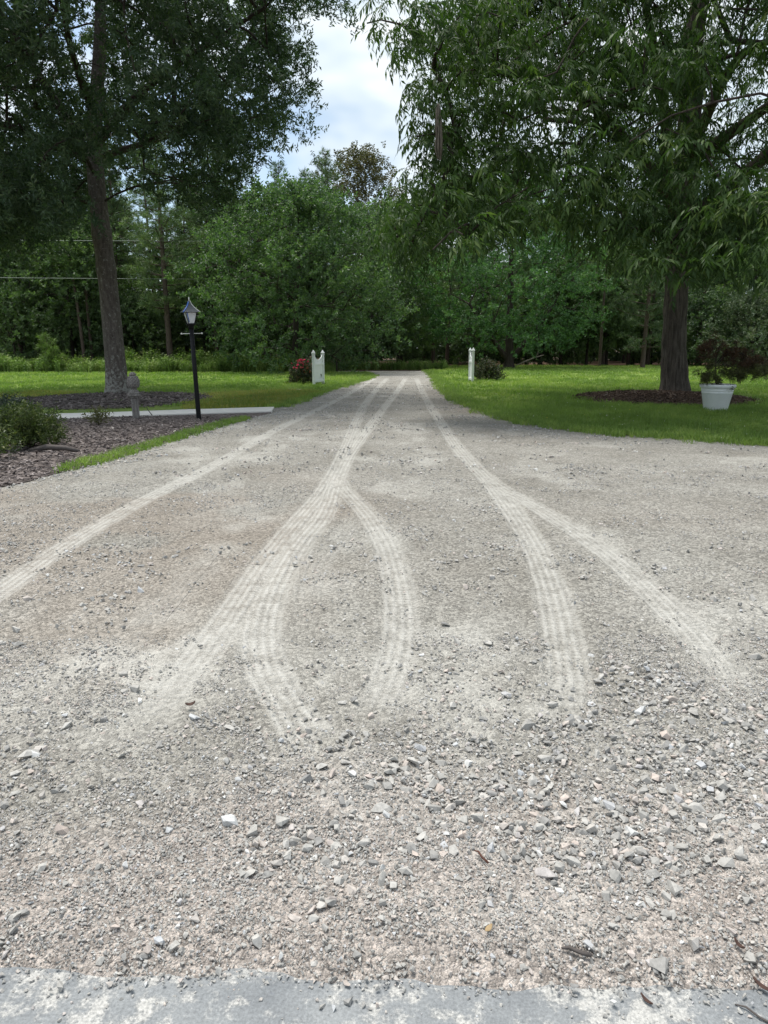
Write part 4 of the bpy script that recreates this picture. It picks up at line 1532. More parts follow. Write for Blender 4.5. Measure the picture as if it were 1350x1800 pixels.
def pine(name, base, H, bare, rad, seed, label, group=None, mat='pine_needle', trunk_r=.17, tuftscale=1.0, dens=1.0, conical=0.0):
    rng = np.random.default_rng(seed)
    root = empty(name, base, label, 'tree', group)
    lean = rng.normal(0, .35, 2)
    P = [(0, 0, -.1), (0, 0, H * .1), (lean[0] * .5, lean[1] * .5, H * .5), (lean[0], lean[1], H)]
    pts, rr = spline(P, [trunk_r * 1.15, trunk_r, trunk_r * .7, .025], .5)
    parts = [trunk_mesh(pts, rr, 9, lambda a, z, r: (float(fbm(a * 4, z * 4, seed, 2)) - .5) * .3 * r)]
    E = []; pos = []; dirs = []
    z = bare
    while z < H - .2:
        t = (z - bare) / (H - bare)
        prof = (1 - t) ** (0.65 + conical) * (0.55 + .45 * min(1, t / .25)) + 0.06
        k = rng.integers(3, 6)
        a0 = rng.uniform(0, 6.28)
        for q in range(k):
            if rng.random() > 0.86:
                continue
            a = a0 + 2 * PI * q / k + rng.normal(0, .3)
            L = rad * prof * rng.uniform(.6, 1.15)
            rise = np.interp(t, [0, 1], [rng.uniform(-.05, .25), rng.uniform(.5, 1.1)])
            p0 = np.array([lean[0] * z / H, lean[1] * z / H, z])
            p1 = p0 + np.array([math.cos(a) * L * .55, math.sin(a) * L * .55, rise * L * .35])
            p2 = p0 + np.array([math.cos(a) * L, math.sin(a) * L, rise * L * .8 + .1])
            E += [(p0, .045, p1, .03), (p1, .03, p2, .012)]
            nt_ = max(4, int(L * 7.5 * dens))
            for s in rng.uniform(.32, 1.0, nt_):
                pp = p0 + (p1 - p0) * min(1, s / .55) if s < .55 else p1 + (p2 - p1) * ((s - .55) / .45)
                off = rng.normal(0, .17 + .12 * L * .3, 3) * np.array([1, 1, .45])
                pos.append(pp + off); dirs.append(unit(np.array([math.cos(a) * .6, math.sin(a) * .6, .8]) + off))
        z += rng.uniform(.38, .7) * (1.0 if H > 6 else .5)
    pos = np.array(pos); dirs = np.array(dirs); n = len(pos)
    v, f = merge(parts + [edges_mesh(E, 4)])
    link('trunk', mesh_np('trunk', v, f, smooth=True), M['pine_bark'], root)
    protos = [needle_tuft(seed * 7 + i, 18, .34 * tuftscale, .032 * tuftscale) for i in range(4)]
    link('crown', crown_mesh('crown', protos, pos, rotmats(n, dirs, .25, rng), rng.uniform(.7, 1.25, n), np.clip(rng.normal(.42, .22, n), 0, 1), rng), M[mat], root)
    return root


# ---- trees that can be told apart at the wood's edge
broadleaf('maple_tree', (AT(515, 640, 46).x, 47, 0), 10.6, 6.6, 0.7, 320, 11, .17, .10, 'maple_leaf', 3, 'broad bright green tree reaching the ground, left of the driveway behind the rose bush', trunk_r=.2, sigma=.5)
broadleaf('maple_tree', (G(885, 646).x, 57, 0), 13.5, 6.6, 1.7, 300, 11, .18, .11, 'maple_leaf2', 4, 'green spreading tree with forked trunk behind the right picket panel', trunk_r=.33, sigma=.5, twin=True)
broadleaf('olive_crowned_tree', (AT(634, 640, 82).x, 82, 0), 21.2, 7.4, 5, 300, 9, .24, .12, 'olive_leaf', 5, 'tall round tree with olive brown crown rising against the sky above the driveway', trunk_r=.3, sigma=.7)
broadleaf('grey_green_tree', (AT(1318, 640, 58).x, 58, 0), 5.4, 3.3, .3, 200, 9, .17, .07, 'grey_leaf', 6, 'low rounded grey green tree at the edge of the right lawn', trunk_r=.15, sigma=.4)
pine('pine_tree', (AT(300, 640, 51).x, 51, 0), 17, 4.2, 3.3, 31, 'pine with visible trunk and light green tiers, just right of the oak trunk', trunk_r=.2, dens=1.25)
pine('pine_tree', (AT(572, 640, 74).x, 74, 0), 20.0, 6, 3.2, 32, 'tallest dark pine standing beside the olive brown crown', trunk_r=.2, dens=1.3)
pine('pine_tree', (AT(498, 640, 66).x, 66, 0), 17.2, 5, 2.3, 33, 'thin topped pine rising behind the broad bright green tree', trunk_r=.17)
pine('pine_tree', (AT(1130, 640, 56).x, 56, 0), 13, 1.6, 3.4, 34, 'pine with soft light green tiers left of the furrowed trunk at the right lawn', trunk_r=.17, dens=1.3)
pine('pine_sapling', (G(100, 655).x, 46.5, 0), 2.5, .1, 1.0, 35, 'young bright green pine sapling among tall weeds behind the left lawn', mat='sapling_needle', trunk_r=.03, tuftscale=.75, dens=2.6, conical=.5)

# ---- the woods behind: a few kinds, each tree its own object
kinds = [
    pine('pine_tree', (AT(40, 640, 56).x, 56, 0), 16.5, 5.2, 3.0, 36, 'pine', trunk_r=.17, dens=1.2),
    pine('pine_tree', (AT(215, 640, 57).x, 57, 0), 18.5, 7.0, 2.9, 37, 'pine', trunk_r=.19, dens=1.2),
    pine('pine_tree', (AT(1060, 640, 66).x, 66, 0), 15.5, 3.5, 3.0, 38, 'pine', trunk_r=.16, dens=1.3),
    broadleaf('broadleaf_tree', (AT(130, 640, 55).x, 55, 0), 11.5, 4.0, 2.2, 150, 8, .22, .12, 'wood_leaf', 7, 'tree', trunk_r=.14, sigma=.55),
    broadleaf('broadleaf_tree', (AT(700, 640, 62).x, 62, 0), 12.5, 4.6, 1.6, 170, 8, .22, .12, 'wood_leaf', 8, 'tree', trunk_r=.16, sigma=.55),
    broadleaf('understory_tree', (AT(30, 640, 53).x, 53, 0), 5.5, 3.1, .4, 100, 8, .20, .11, 'wood_leaf', 9, 'tree', trunk_r=.07, sigma=.5),
]
woods = [(0, 40, 56), (1, 215, 57), (2, 1060, 66), (3, 130, 55), (4, 700, 62), (5, 30, 53)]
rw = random.Random(5)
row1 = [(k, -31 + i * 4.3 + rw.uniform(-1, 1), 55 + rw.uniform(-2, 3)) for i, k in enumerate([0, 3, 1, 5, 0, 3, 2, 4])]
row1 += [(4, 1.6, 66), (2, 4.6, 68), (3, 20.5, 67), (0, 24.0, 66), (1, 28.5, 66), (4, 32, 64), (2, 17, 70), (5, 27, 62), (5, 13.5, 69), (3, -1.5, 64), (5, -3.2, 60), (5, 34, 60)]
row2 = [(rw.choice([0, 1, 2, 3, 4]), -42 + i * 4.0 + rw.uniform(-1.3, 1.3), 68 + rw.uniform(-2, 6)) for i in range(23)]
row1 += [(0, -12.5, 60), (3, -14.5, 59), (2, -16.5, 61), (3, -10.8, 61)]
row1 += [(5, -27, 60), (5, -22, 61), (5, -18, 59), (5, -13.5, 62), (4, -24.5, 62)]
row2 += [(5, x_, 72 + rw.uniform(-4, 8)) for x_ in (3, 7, 10, 14, 18, 22, 26, 30, 35, 40, -30, -24, -18, -12)]
row3 = [(rw.choice([0, 1, 1, 3, 4]), -52 + i * 4.6 + rw.uniform(-1.6, 1.6), 84 + rw.uniform(-3, 8)) for i in range(24)]
names = ['pine', 'pine', 'pine', 'leafy tree', 'leafy tree', 'low leafy tree']


def wood_label(k, x, y):
    side = 'behind the left lawn' if x < -8 else ('behind the end of the driveway' if x < 7 else 'behind the right lawn')
    depth = 'at the woods edge' if y < 63 else ('amid the woods' if y < 78 else 'deep in the woods')
    return '%s %s %s' % ({'pine': 'dark green pine', 'leafy tree': 'dark leafy tree', 'low leafy tree': 'low leafy tree'}[names[k]], depth, side)


WOODS = []
for (k, px, y) in woods:
    WOODS.append((kinds[k], k, kinds[k].location.x, y))
for (k, x, y) in row1 + row2 + row3:
    if y > 76 and -9 < x < 0.5:
        continue                      # the gap where the sky comes down
    o = copy_thing(kinds[k])
    o.location = (x, y, 0)
    o.rotation_euler = (0, 0, rw.uniform(0, 6.28))
    s = rw.uniform(.85, 1.1)
    if -10.5 < x < 4 and y > 58:
        s *= .74
    o.scale = (s, s, s * rw.uniform(.92, 1.08))
    WOODS.append((o, k, x, y))
byl = {}
for w_ in WOODS:
    byl.setdefault(wood_label(*w_[1:]), []).append(w_)
ORD = ['first', 'second', 'third', 'fourth', 'fifth', 'sixth', 'seventh', 'eighth', 'ninth', 'tenth', 'eleventh', 'twelfth']
for l, ws in byl.items():
    ws.sort(key=lambda w_: w_[2] / w_[3])
    for i, w_ in enumerate(ws):
        o = w_[0]; o['category'] = 'tree'; o['group'] = 'trees of the woods'
        one = len(ws) == 1 or 'deep' in l
        o['label'] = l if one else '%s, %s from left' % (l, ORD[i])

# the depth of the wood as one mass
rng = np.random.default_rng(99)
n = 5200
x = rng.uniform(-75, 75, n); y = rng.uniform(93, 104, n); z = 12.5 * rng.random(n) ** 1.5
pos = np.stack([x, y, z], -1)
protos = [spray_simple(900 + i, 12, 1.2, .8, .5, 1.0, .1) for i in range(4)]
o = link('distant_woods', crown_mesh('distant_woods', protos, pos, rotmats(n, None, 1.0, rng), rng.uniform(.8, 1.3, n), np.clip(rng.normal(.4, .2, n), 0, 1), rng), M['wood_leaf'])
tag(o, 'distant mass of dark woodland foliage', None, None, 'stuff')

# fallen leaning trunk poles seen in the woods
for px, y_, h, lean, lab in ((150, 52, 8.0, -.05, 'thin leaning grey trunk in the woods left of the oak trunk'), (163, 53, 9.0, -.005, 'thin upright grey trunk in the woods left of the oak trunk'), (1054, 60, 9.0, 0.0, 'slim dark trunk standing at the edge of the right lawn')):
    b = AT(px, 640, y_); b.z = 0
    r = empty('slim_tree', b, lab, 'tree')
    q, rr_ = spline([(0, 0, -.1), (lean * h * .4, 0, h * .5), (lean * h, 0, h)], [.13, .10, .05], .4)
    v, f = trunk_mesh(q, rr_, 9)
    link('trunk', mesh_np('trunk', v, f, smooth=True), M['pine_bark'], r)
    rg = np.random.default_rng(int(px))
    T = np.stack([rg.normal(lean * h, .9, 26), rg.normal(0, .9, 26), rg.uniform(h * .75, h * 1.1, 26)], -1)
    pos, d = sprays_at(T, 8, .45, (0, 0, h * .6), .9, .2, rg)
    link('crown', crown_mesh('crown', [spray_simple(5, 14, .5, .2, .1), spray_simple(6, 14, .5, .2, .1)], pos, rotmats(len(pos), d, .5, rg), rg.uniform(.8, 1.2, len(pos)), rg.random(len(pos)), rg), M['wood_leaf'], r)

# tall weeds along the edge
def weed(seed, h=1.0):
    r = np.random.default_rng(seed)
    V, F = tuft(seed, 14, h, .22, .035, .35)
    V = list(map(tuple, V))
    for i in range(3):
        a = r.uniform(0, 6.28); bx, by = .15 * math.cos(a), .15 * math.sin(a)
        for j in range(10):
            z = h * (.25 + .75 * j / 10) * r.uniform(.8, 1.1); d = unit([math.cos(a + j * 2.4), math.sin(a + j * 2.4), .3])
            sd = unit(np.cross(d, [0, 0, 1])); p = np.array([bx, by, z]); o = len(V)
            L = .20 * r.uniform(.7, 1.2)
            V += [tuple(p), tuple(p + d * L * .5 + sd * L * .22), tuple(p + d * L), tuple(p + d * L * .5 - sd * L * .22)]
            F.append((o, o + 1, o + 2, o + 3))
    return np.array(V), F


WEEDS = [weed(700 + i) for i in range(5)]
n = 1500
x = RNG.uniform(-30, -3.2, n); y = RNG.uniform(45.6, 50, n)
hgt = (.15 + 1.5 * fbm(x * .5, y * .6, 81, 4) ** 1.3) * np.interp(x, [-30, -14, -6, -3], [1.15, 1.1, .95, .7]) * RNG.uniform(.7, 1.2, n)
scatter('tall_weeds', WEEDS, np.stack([x, y, np.full(n, 0.0)], -1), rand_rot(n, .1), hgt, np.clip(RNG.normal(.5, .25, n), 0, 1), M['weed_leaf'])
n = 260
x = RNG.uniform(-4.5, 4.6, n); y = RNG.uniform(52.5, 55, n)
scatter('tall_weeds', WEEDS, np.stack([x, y, np.full(n, 0.0)], -1), rand_rot(n, .1), RNG.uniform(.35, .8, n), np.clip(RNG.normal(.3, .2, n), 0, 1), M['weed_leaf'])

# ------------------------------------------------------------------ power lines
for i, (ya, yb, Y, lab) in enumerate(((420, 424, 49.0, 'upper pale overhead wire crossing in front of the pines'), (484, 491, 48.6, 'lower pale overhead wire crossing in front of the pines'))):
    a = AT(0, ya, Y); b = AT(390, yb, Y)
    pts = []
    A_ = AT(-700, ya, 45.0); B_ = AT(390, yb, 51.5)
    for k in range(81):
        t = -.3 + 3.2 * k / 80
        w_ = A_ + (B_ - A_) * t
        if t > 1.12:          # beyond the leafy tree the line turns away into the woods
            w_ = A_ + (B_ - A_) * 1.12 + Vector((14, 40, 0)) * (t - 1.12)
        pts.append((w_.x, w_.y, w_.z + .25 * ((min(t, 1.2) - .85) ** 2)))
    tag(MB().tube(pts, .013, 6).build('overhead_wire', M['wire'], smooth=True), lab, 'wire')


# ------------------------------------------------------------------ lamp post
def lamp_post():
    b = G(350, 741)
    b.z = 0.03
    r = empty('lamp_post', b, 'black lamp post with lantern leaning slightly left, standing in the mulch bed', 'lamp post')
    r.rotation_euler = (0.02, -math.radians(1.7), math.radians(27))
    MB().lathe([(.052, -.1), (.052, .0), (.047, 1.0), (.045, 1.93)], 20).build('post', M['black_metal'], r, True)
    MB().lathe([(.056, 1.92), (.056, 1.97), (.085, 1.99), (.10, 2.005), (.10, 2.02)], 20).build('collar', M['black_metal'], r, True)
    # lantern: tapered four sided glass between corner bars
    z0, z1, w0, w1 = 2.02, 2.25, .062, .118
    c0 = [(sx * w0, sy * w0, z0) for sx, sy in ((-1, -1), (1, -1), (1, 1), (-1, 1))]
    c1 = [(sx * w1, sy * w1, z1) for sx, sy in ((-1, -1), (1, -1), (1, 1), (-1, 1))]
    for i in range(4):
        j = (i + 1) % 4
        mb = MB()
        k = .965
        vs = [mb.bm.verts.new((p[0] * k, p[1] * k, p[2])) for p in (c0[i], c0[j], c1[j], c1[i])]
        vs2 = [mb.bm.verts.new((p[0] * k * .95, p[1] * k * .95, p[2])) for p in (c0[i], c0[j], c1[j], c1[i])]
        mb.bm.faces.new(vs); mb.bm.faces.new(vs2[::-1])
        for q in range(4):
            mb.bm.faces.new((vs[q], vs2[q], vs2[(q + 1) % 4], vs[(q + 1) % 4]))
        mb.build('pane', M['frosted'], r)
    f = MB()
    for i in range(4):
        f.tube([c0[i], c1[i]], .0095, 6)
        f.tube([c1[i], c1[(i + 1) % 4]], .008, 6)
        f.tube([c0[i], c0[(i + 1) % 4]], .010, 6)
    f.build('frame', M['black_metal'], r)
    # curved pyramid roof
    bm = bmesh.new(); rings = []
    for t in np.linspace(0, 1, 8):
        w = .158 * (1 - t) ** 1.7 + .016; z = 2.252 + .23 * t
        rings.append([bm.verts.new((sx * w, sy * w, z)) for sx, sy in ((-1, -1), (1, -1), (1, 1), (-1, 1))])
    for a, c in zip(rings[:-1], rings[1:]):
        for i in range(4):
            bm.faces.new((a[i], a[(i + 1) % 4], c[(i + 1) % 4], c[i]))
    bm.faces.new(rings[-1]); bm.faces.new(rings[0][::-1])
    mb = MB(); mb.bm.free(); mb.bm = bm
    roof = mb.build('roof', M['lantern_metal'], r)
    def ridge_glint(sx, sy, t0, t1, off):
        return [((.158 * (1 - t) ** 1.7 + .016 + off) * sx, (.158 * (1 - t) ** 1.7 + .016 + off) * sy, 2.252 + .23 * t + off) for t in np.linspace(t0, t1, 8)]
    MB().tube(ridge_glint(1, -1, 0, 1, .001), .007, 6).build('ridge_glint', M['brass'], roof, True)  # white highlight along the roof edge, put in as a pale tube
    MB().tube(ridge_glint(-1, -1, 0, .9, .002), .013, 6).tube([(-w1 * .75, -w1 * 1.0, z1), (-w0 * .75, -w0 * 1.0, z0 + .03)], .010, 6).build('blue_glint', M['glint_blue'], roof, True)['label'] = 'painted blue streak of light down the corner of the lantern'  # blue tubes added to stand in for a streak of reflected light
    MB().lathe([(.017, 2.48), (.010, 2.50), (.014, 2.52), (.004, 2.56)], 10).build('finial', M['brass'], roof, True)
    # ladder rest
    bar = MB().tube([(-.205, 0, 1.82), (.205, 0, 1.82)], .008, 8).build('ladder_rest', M['brass'], r, True)
    for sx in (-1, 1):
        MB().lathe([(.002, -.02), (.017, -.012), (.021, 0), (.017, .012), (.002, .02)], 10, (sx * .212, 0, 1.82)).build('ball_end', M['brass'], bar, True)
    return r


m, nt, out = new_mat('frosted_glass')
principled(nt, out, (0.72, 0.74, 0.76), 0.22, 0.5, 0, None, **{'Transmission Weight': 0.25})
M['frosted'] = m
lamp_post()


# ------------------------------------------------------------------ carved post with pineapple
def pineapple_post():
    b = G(240, 738); b.z = 0.02
    r = empty('pineapple_post', b, 'weathered wooden post with carved pineapple finial, in front of the oak trunk', 'garden post')
    r.rotation_euler = (0, -.01, .25)
    p = MB()
    for i in range(5):
        for j in range(5):
            if 0 < i < 4 and 0 < j < 4:
                continue
            p.box((-.058 + i * .029, -.058 + j * .029, .20), (.0265, .0265, .5 + .01 * ((i * 7 + j * 3) % 3)))
    p.box((0, 0, .2), (.118, .118, .5))
    p.build('post', M['post_wood'], r)
    MB().box((0, 0, .487), (.20, .20, .03), bevel=.006).box((0, 0, .525), (.26, .26, .04), bevel=.008).box((0, 0, .572), (.225, .225, .05), bevel=.016).build('cap', M['post_wood'], r)
    MB().lathe([(.11, .596), (.10, .615), (.07, .64), (.066, .665), (.085, .68), (.10, .69)], 24).build('neck', M['post_wood'], r, True)
    body = MB().lathe([(.085, .685), (.118, .73), (.130, .79), (.122, .85), (.098, .91), (.075, .94)], 24).build('pineapple', M['post_wood'], r, True)
    scale_me = None
    for row in range(7):
        z = .715 + row * .033
        rad = np.interp(z, [.685, .73, .79, .85, .91, .94], [.085, .118, .130, .122, .098, .075])
        for k in range(11):
            a = 2 * PI * (k + .5 * (row % 2)) / 11
            if scale_me is None:
                o = MB().lathe([(.024, -.012), (.019, .004), (.004, .017)], 6).build('scale', M['post_wood'], body)
                scale_me = o.data
            else:
                o = link('scale', scale_me, None, body)
            o.location = (math.cos(a) * rad, math.sin(a) * rad, z)
            o.rotation_euler = (0, PI / 2 - .15, a)
    MB().lathe([(.070, .938), (.066, .955), (.085, .965), (.088, .975), (.06, .99), (.062, 1.0), (.05, 1.012), (.02, 1.022)], 14).build('crown', M['post_wood'], r)
    return r


pineapple_post()


# ------------------------------------------------------------------ white picket panels
def picket_panel(p0, p1, h, label):
    """near post at p0, far post at p1"""
    p0 = Vector(p0); p1 = Vector(p1)
    L = (p1 - p0).length
    r = empty('picket_panel', (p0.x, p0.y, 0.02), label, 'fence panel', 'white picket panels flanking the driveway', math.atan2(p1.y - p0.y, p1.x - p0.x))
    ps = .105
    for x in (0, L):
        post = MB().box((x, 0, (h - .22) / 2 - .05), (ps, ps, h - .22 + .1), bevel=.006).build('post', M['white_paint'], r)
        hp = h - .22
        fin = MB()
        fin.box((x, 0, hp + .012), (ps + .03, ps + .03, .03), bevel=.006)
        bm = fin.bm; rings = []
        for w, z in ((.035, hp + .027), (.038, hp + .05), (.070, hp + .075), (.066, hp + .10), (.035, hp + .16), (.004, hp + .22)):
            rings.append([bm.verts.new((x + sx * w, sy * w, z)) for sx, sy in ((-1, -1), (1, -1), (1, 1), (-1, 1))])
        for a, c in zip(rings[:-1], rings[1:]):
            for i in range(4):
                bm.faces.new((a[i], a[(i + 1) % 4], c[(i + 1) % 4], c[i]))
        bm.faces.new(rings[-1])
        fin.build('finial', M['white_paint'], post)
    nb = 7; x0 = ps / 2 + .004; x1 = L - ps / 2 - .004; w = (x1 - x0) / nb
    top = lambda x: h * .72 + h * .155 * ((2 * (x - L / 2) / (x1 - x0)) ** 2)
    for i in range(nb):
        a, b_ = x0 + i * w + .002, x0 + (i + 1) * w - .002
        MB().prism([(a, .10), (b_, .10), (b_, top(b_)), ((a + b_) / 2, top((a + b_) / 2)), (a, top(a))], -.011, .011).build('board', M['white_paint'], r)
    for z in (.17, h * .60):
        for sy in (-1, 1):
            MB().box((L / 2, sy * .027, z), (x1 - x0, .030, .09), bevel=.004).build('rail', M['white_paint'], r)
    return r


picket_panel((G(552, 678).x, G(552, 678).y, 0), (G(552, 678).x + .30, G(552, 678).y + 1.05, 0), 1.46, 'white picket panel with scooped top left of the driveway, beside the pink rose bush')
gr = G(830.5, 674)
picket_panel((gr.x, gr.y, 0), (gr.x - .0, gr.y + 1.15, 0), 1.56, 'white picket panel with scooped top right of the driveway, beside the flowerless bush')


# ------------------------------------------------------------------ bushes
def bush(name, c, rx, ry, h, lmat, seed, label, n=500, leafL=.07, leafW=.04, stems=14, cat='bush', sc=1.0, low=0.05, upright=.5, nl=12):
    rng = np.random.default_rng(seed)
    r = empty(name, c, label, cat)
    t = rng.random(n) ** .45; a = rng.uniform(0, 6.28, n); ph = np.arccos(rng.uniform(-.1, 1, n))
    lump = .78 + .45 * fbm(np.cos(a) * 2 + seed, np.sin(a) * 2 + ph, seed, 3)
    pos = np.stack([rx * t * lump * np.sin(ph) * np.cos(a), ry * t * lump * np.sin(ph) * np.sin(a), low + h * (t * lump * np.cos(ph) * .92 + .08)], -1)
    pos[:, 2] = np.clip(pos[:, 2], low, None)
    d = pos / (np.linalg.norm(pos, axis=1)[:, None] + 1e-9) + np.array([0, 0, upright])
    protos = [spray_simple(seed * 3 + i, nl, .22 * sc, leafL, leafW, .8, .1) for i in range(4)]
    link('foliage', crown_mesh('foliage', protos, pos, rotmats(n, d, .45, rng), rng.uniform(.75, 1.25, n), np.clip(rng.normal(.45, .22, n), 0, 1), rng), M[lmat], r)
    E = []
    for i in range(stems):
        k = rng.integers(0, n)
        p0 = rng.normal(0, .06 * rx, 3) * [1, 1, 0] + [0, 0, -.03]; mid = p0 + (pos[k] - p0) * .5 + [0, 0, .06 * h]
        E += [(p0, .012, mid, .009), (mid, .009, pos[k], .004)]
    v, f = edges_mesh(E, 5)
    link('stems', mesh_np('stems', v, f, smooth=True), M['bark'], r)
    return r


rb = bush('rose_bush', (G(533, 677).x, G(533, 677).y + .5, .02), .62, .55, .86, 'rose_leaf', 41, 'rose bush with bright pink blooms beside the left picket panel', 420, .075, .045)
rr_ = random.Random(3)
fl_me = None
for i in range(46):
    if i < 30:
        p = (rr_.gauss(-.20, .15), rr_.uniform(-.45, -.1), rr_.gauss(.80, .12) if i > 8 else rr_.gauss(.98, .05))
        if i <= 8:
            p = (rr_.gauss(-.08, .07), p[1], p[2])
    else:
        p = (rr_.gauss(.12, .2), rr_.uniform(-.5, -.2), rr_.gauss(.62, .14))
    mt = 'flower_pink' if i < 30 else 'flower_coral'
    mb = MB()
    for q in range(6):
        a = q * PI / 3
        mb.box((.018 * math.cos(a), .018 * math.sin(a), .004 * (q % 2)), (.036, .026, .010), Matrix.Rotation(a, 3, 'Z') @ Matrix.Rotation(-.5, 3, 'Y'))
    mb.box((0, 0, .008), (.02, .02, .02))
    o = mb.build('blossom', M[mt], rb)
    o.location = p; o.rotation_euler = (rr_.uniform(-1, 1) + .7, rr_.uniform(-.6, .6), rr_.uniform(0, 6))
    o.scale = [rr_.uniform(.9, 1.4)] * 3
bush('rose_bush', (G(856, 671).x + .05, G(856, 671).y + .6, .02), .78, .6, .86, 'rose_leaf', 42, 'dark green bush with reddish shoots beside the right picket panel', 480, .075, .045)
bush('shrub', (G(50, 792).x, G(50, 792).y, .03), .48, .46, .52, 'shrub_leaf', 43, 'feathery green shrub in the mulch bed at the left edge', 620, .06, .016, 26, upright=.9, sc=.9, nl=18)
bush('shrub', (G(-10, 778).x, G(-10, 778).y + .5, .03), .5, .55, .52, 'dark_shrub_leaf', 44, 'dark blue green shrub cut off by the left edge of the picture', 520, .06, .02, 16, nl=18)
bush('weed_plant', (G(175, 752).x, G(175, 752).y, .03), .16, .14, .16, 'bronze_leaf', 45, 'small bronze weed growing in the middle of the mulch bed', 50, .05, .02, 6)
bush('weed_plant', (G(-5, 812).x, G(-5, 812).y, .03), .22, .2, .30, 'shrub_leaf', 46, 'small yellow green weed at the left picture edge below the shrubs', 70, .06, .025, 6)


# ------------------------------------------------------------------ planter with red maple
def planter():
    b = G(1257, 724); b.z = 0.03
    r = empty('planter_pot', b, 'large white ribbed planter pot standing on the right lawn', 'planter')
    MB().lathe([(.0, -.02), (.255, -.02), (.27, .0), (.355, .44), (.362, .447), (.356, .455), (.366, .50), (.373, .507), (.367, .515), (.378, .56), (.392, .568), (.412, .585), (.418, .62), (.408, .648), (.392, .655), (.375, .645), (.365, .60), (.0, .60)], 56).build('pot', M['pot'], r, True)
    s = MB().lathe([(.0, .59), (.366, .602), (.2, .63), (.08, .645), (.0, .65)], 40)
    s.build('soil', M['soil'], r)
    return b


pb = planter()


def red_maple():
    rng = np.random.default_rng(61)
    root = empty('japanese_maple', (pb.x, pb.y, pb.z + .62), 'small weeping maple with dark red feathery leaves growing in the white planter', 'tree')
    px = lambda x, y, dy=0.0: np.array(AT(x, y, pb.y + dy)) - np.array([pb.x, pb.y, pb.z + .62])
    limbs = []; parts = []

    def limb(P, r0, r1):
        q, r = spline(P, np.linspace(r0, r1, len(P)), .05)
        limbs.append((q, r)); parts.append(trunk_mesh(q, r, 8))
    z0 = np.array([0, 0, -.05])
    limb([z0, px(1257, 660), px(1259, 630), px(1265, 608)], .026, .010)
    limb([px(1258, 645), px(1280, 622), px(1305, 622, -.1), px(1330, 645, -.1)], .014, .005)
    limb([px(1258, 640), px(1285, 612, .2), px(1315, 618, .3)], .012, .005)
    limb([px(1259, 630), px(1248, 612), px(1240, 618)], .010, .004)
    limb([px(1258, 650), px(1275, 640, -.3), px(1300, 655, -.3)], .010, .004)
    T1 = []; T2 = []
    for cx_, cy_, sx_, sy_, k, dst in ((1262, 608, 12, 5, 8, T1), (1288, 620, 18, 6, 15, T1), (1318, 632, 14, 5, 10, T1), (1243, 607, 6, 4, 4, T1),
                                       (1249, 648, 8, 7, 6, T2), (1280, 650, 16, 6, 11, T2), (1312, 648, 14, 5, 13, T2), (1338, 648, 8, 4, 7, T2), (1275, 664, 12, 4, 5, T2), (1300, 658, 8, 4, 5, T2), (1244, 660, 4, 4, 3, T2)):
        for _ in range(k):
            dst.append(px(rng.normal(cx_, sx_), rng.normal(cy_, sy_), rng.normal(0, .22)))
    T = np.array(T1 + T2)
    E = grow(limbs, T, .1, .003, 2.2, rng=rng)
    v, f = merge(parts + [edges_mesh(E, 4)])
    link('trunk', mesh_np('trunk', v, f, smooth=True), M['bark'], root)
    protos = [spray_simple(80 + i, 22, .12, .10, .013, 1.0, .5) for i in range(4)]
    for nm, TT, mt in (('upper_foliage', np.array(T1), 'red_maple_leaf'), ('lower_foliage', np.array(T2), 'bronze_leaf')):
        pos, d = sprays_at(TT, 5, .05, (0, 0, .6), .6, -.9, rng)
        link(nm, crown_mesh(nm, protos, pos, rotmats(len(pos), d, .35, rng), rng.uniform(.8, 1.2, len(pos)), np.clip(rng.normal(.45, .25, len(pos)), 0, 1), rng), M[mt], root)


red_maple()

# ------------------------------------------------------------------ small things
tag(MB().tube([(0, 0, -.05), (.01, 0, .35), (-.005, 0, .78)], [.055, .05, .048], 10).build('wooden_stake', M['dark_wood'], loc=G(592, 657)), 'short dark stake standing in the grass between picket panel and driveway', 'stake')
q = G(925, 640)
fb = MB().tube([(-1.2, 0, .1), (-.4, .1, .45), (.5, .1, .8), (1.2, 0, 1.0)], [.035, .05, .05, .03], 7).tube([(-.4, .1, .45), (.1, .1, .42), (.6, .2, .35)], [.03, .025, .012], 6).tube([(.5, .1, .8), (.7, .1, 1.1), (.75, .1, 1.35)], [.025, .02, .01], 6).build('fallen_branch', M['stick_pale'], smooth=True, loc=(AT(930, 640, 60).x, 60, 0))
tag(fb, 'pale fallen branch lying at the wood edge right of the forked tree', 'branch')

sticks = [((75, 712), (205, 703), .03), ((110, 708), (190, 696), .035), ((150, 716), (260, 712), .025), ((130, 704), (235, 711), .03), ((190, 712), (300, 701), .025), ((235, 700), (345, 706), .03), ((250, 712), (330, 716), .02), ((215, 706), (290, 714), .022), ((90, 716), (160, 711), .025), ((170, 700), (240, 707), .02), ((225, 716), (275, 708), .018)]
for (a, b_, rad) in sticks:
    A, B = G(*a), G(*b_); md = (A + B) / 2 + Vector((random.uniform(-.1, .1), random.uniform(-.15, .15), .0))
    o = MB().tube([Vector((A.x, A.y, .085)) - md, A.lerp(B, .3) - md + Vector((0, .08, .115)), A.lerp(B, .65) - md + Vector((0, -.06, .12)), Vector((B.x, B.y, .09)) - md], [rad, rad * .9, rad * .75, rad * .4], 7).build('fallen_stick', M['stick'], smooth=True, loc=md)
    tag(o, 'dark stick lying on the mulch around the oak trunk', 'stick', 'sticks on the mulch under the oak')
o = MB().tube([(0, 0, 0), (-.1, .0, .14), (-.16, .02, .30)], [.010, .008, .004], 6).build('twig', M['stick'], smooth=True, loc=Vector(G(268, 734)) + Vector((0, 0, .05)))
tag(o, 'thin upright twig beside the carved post at the path', 'twig')
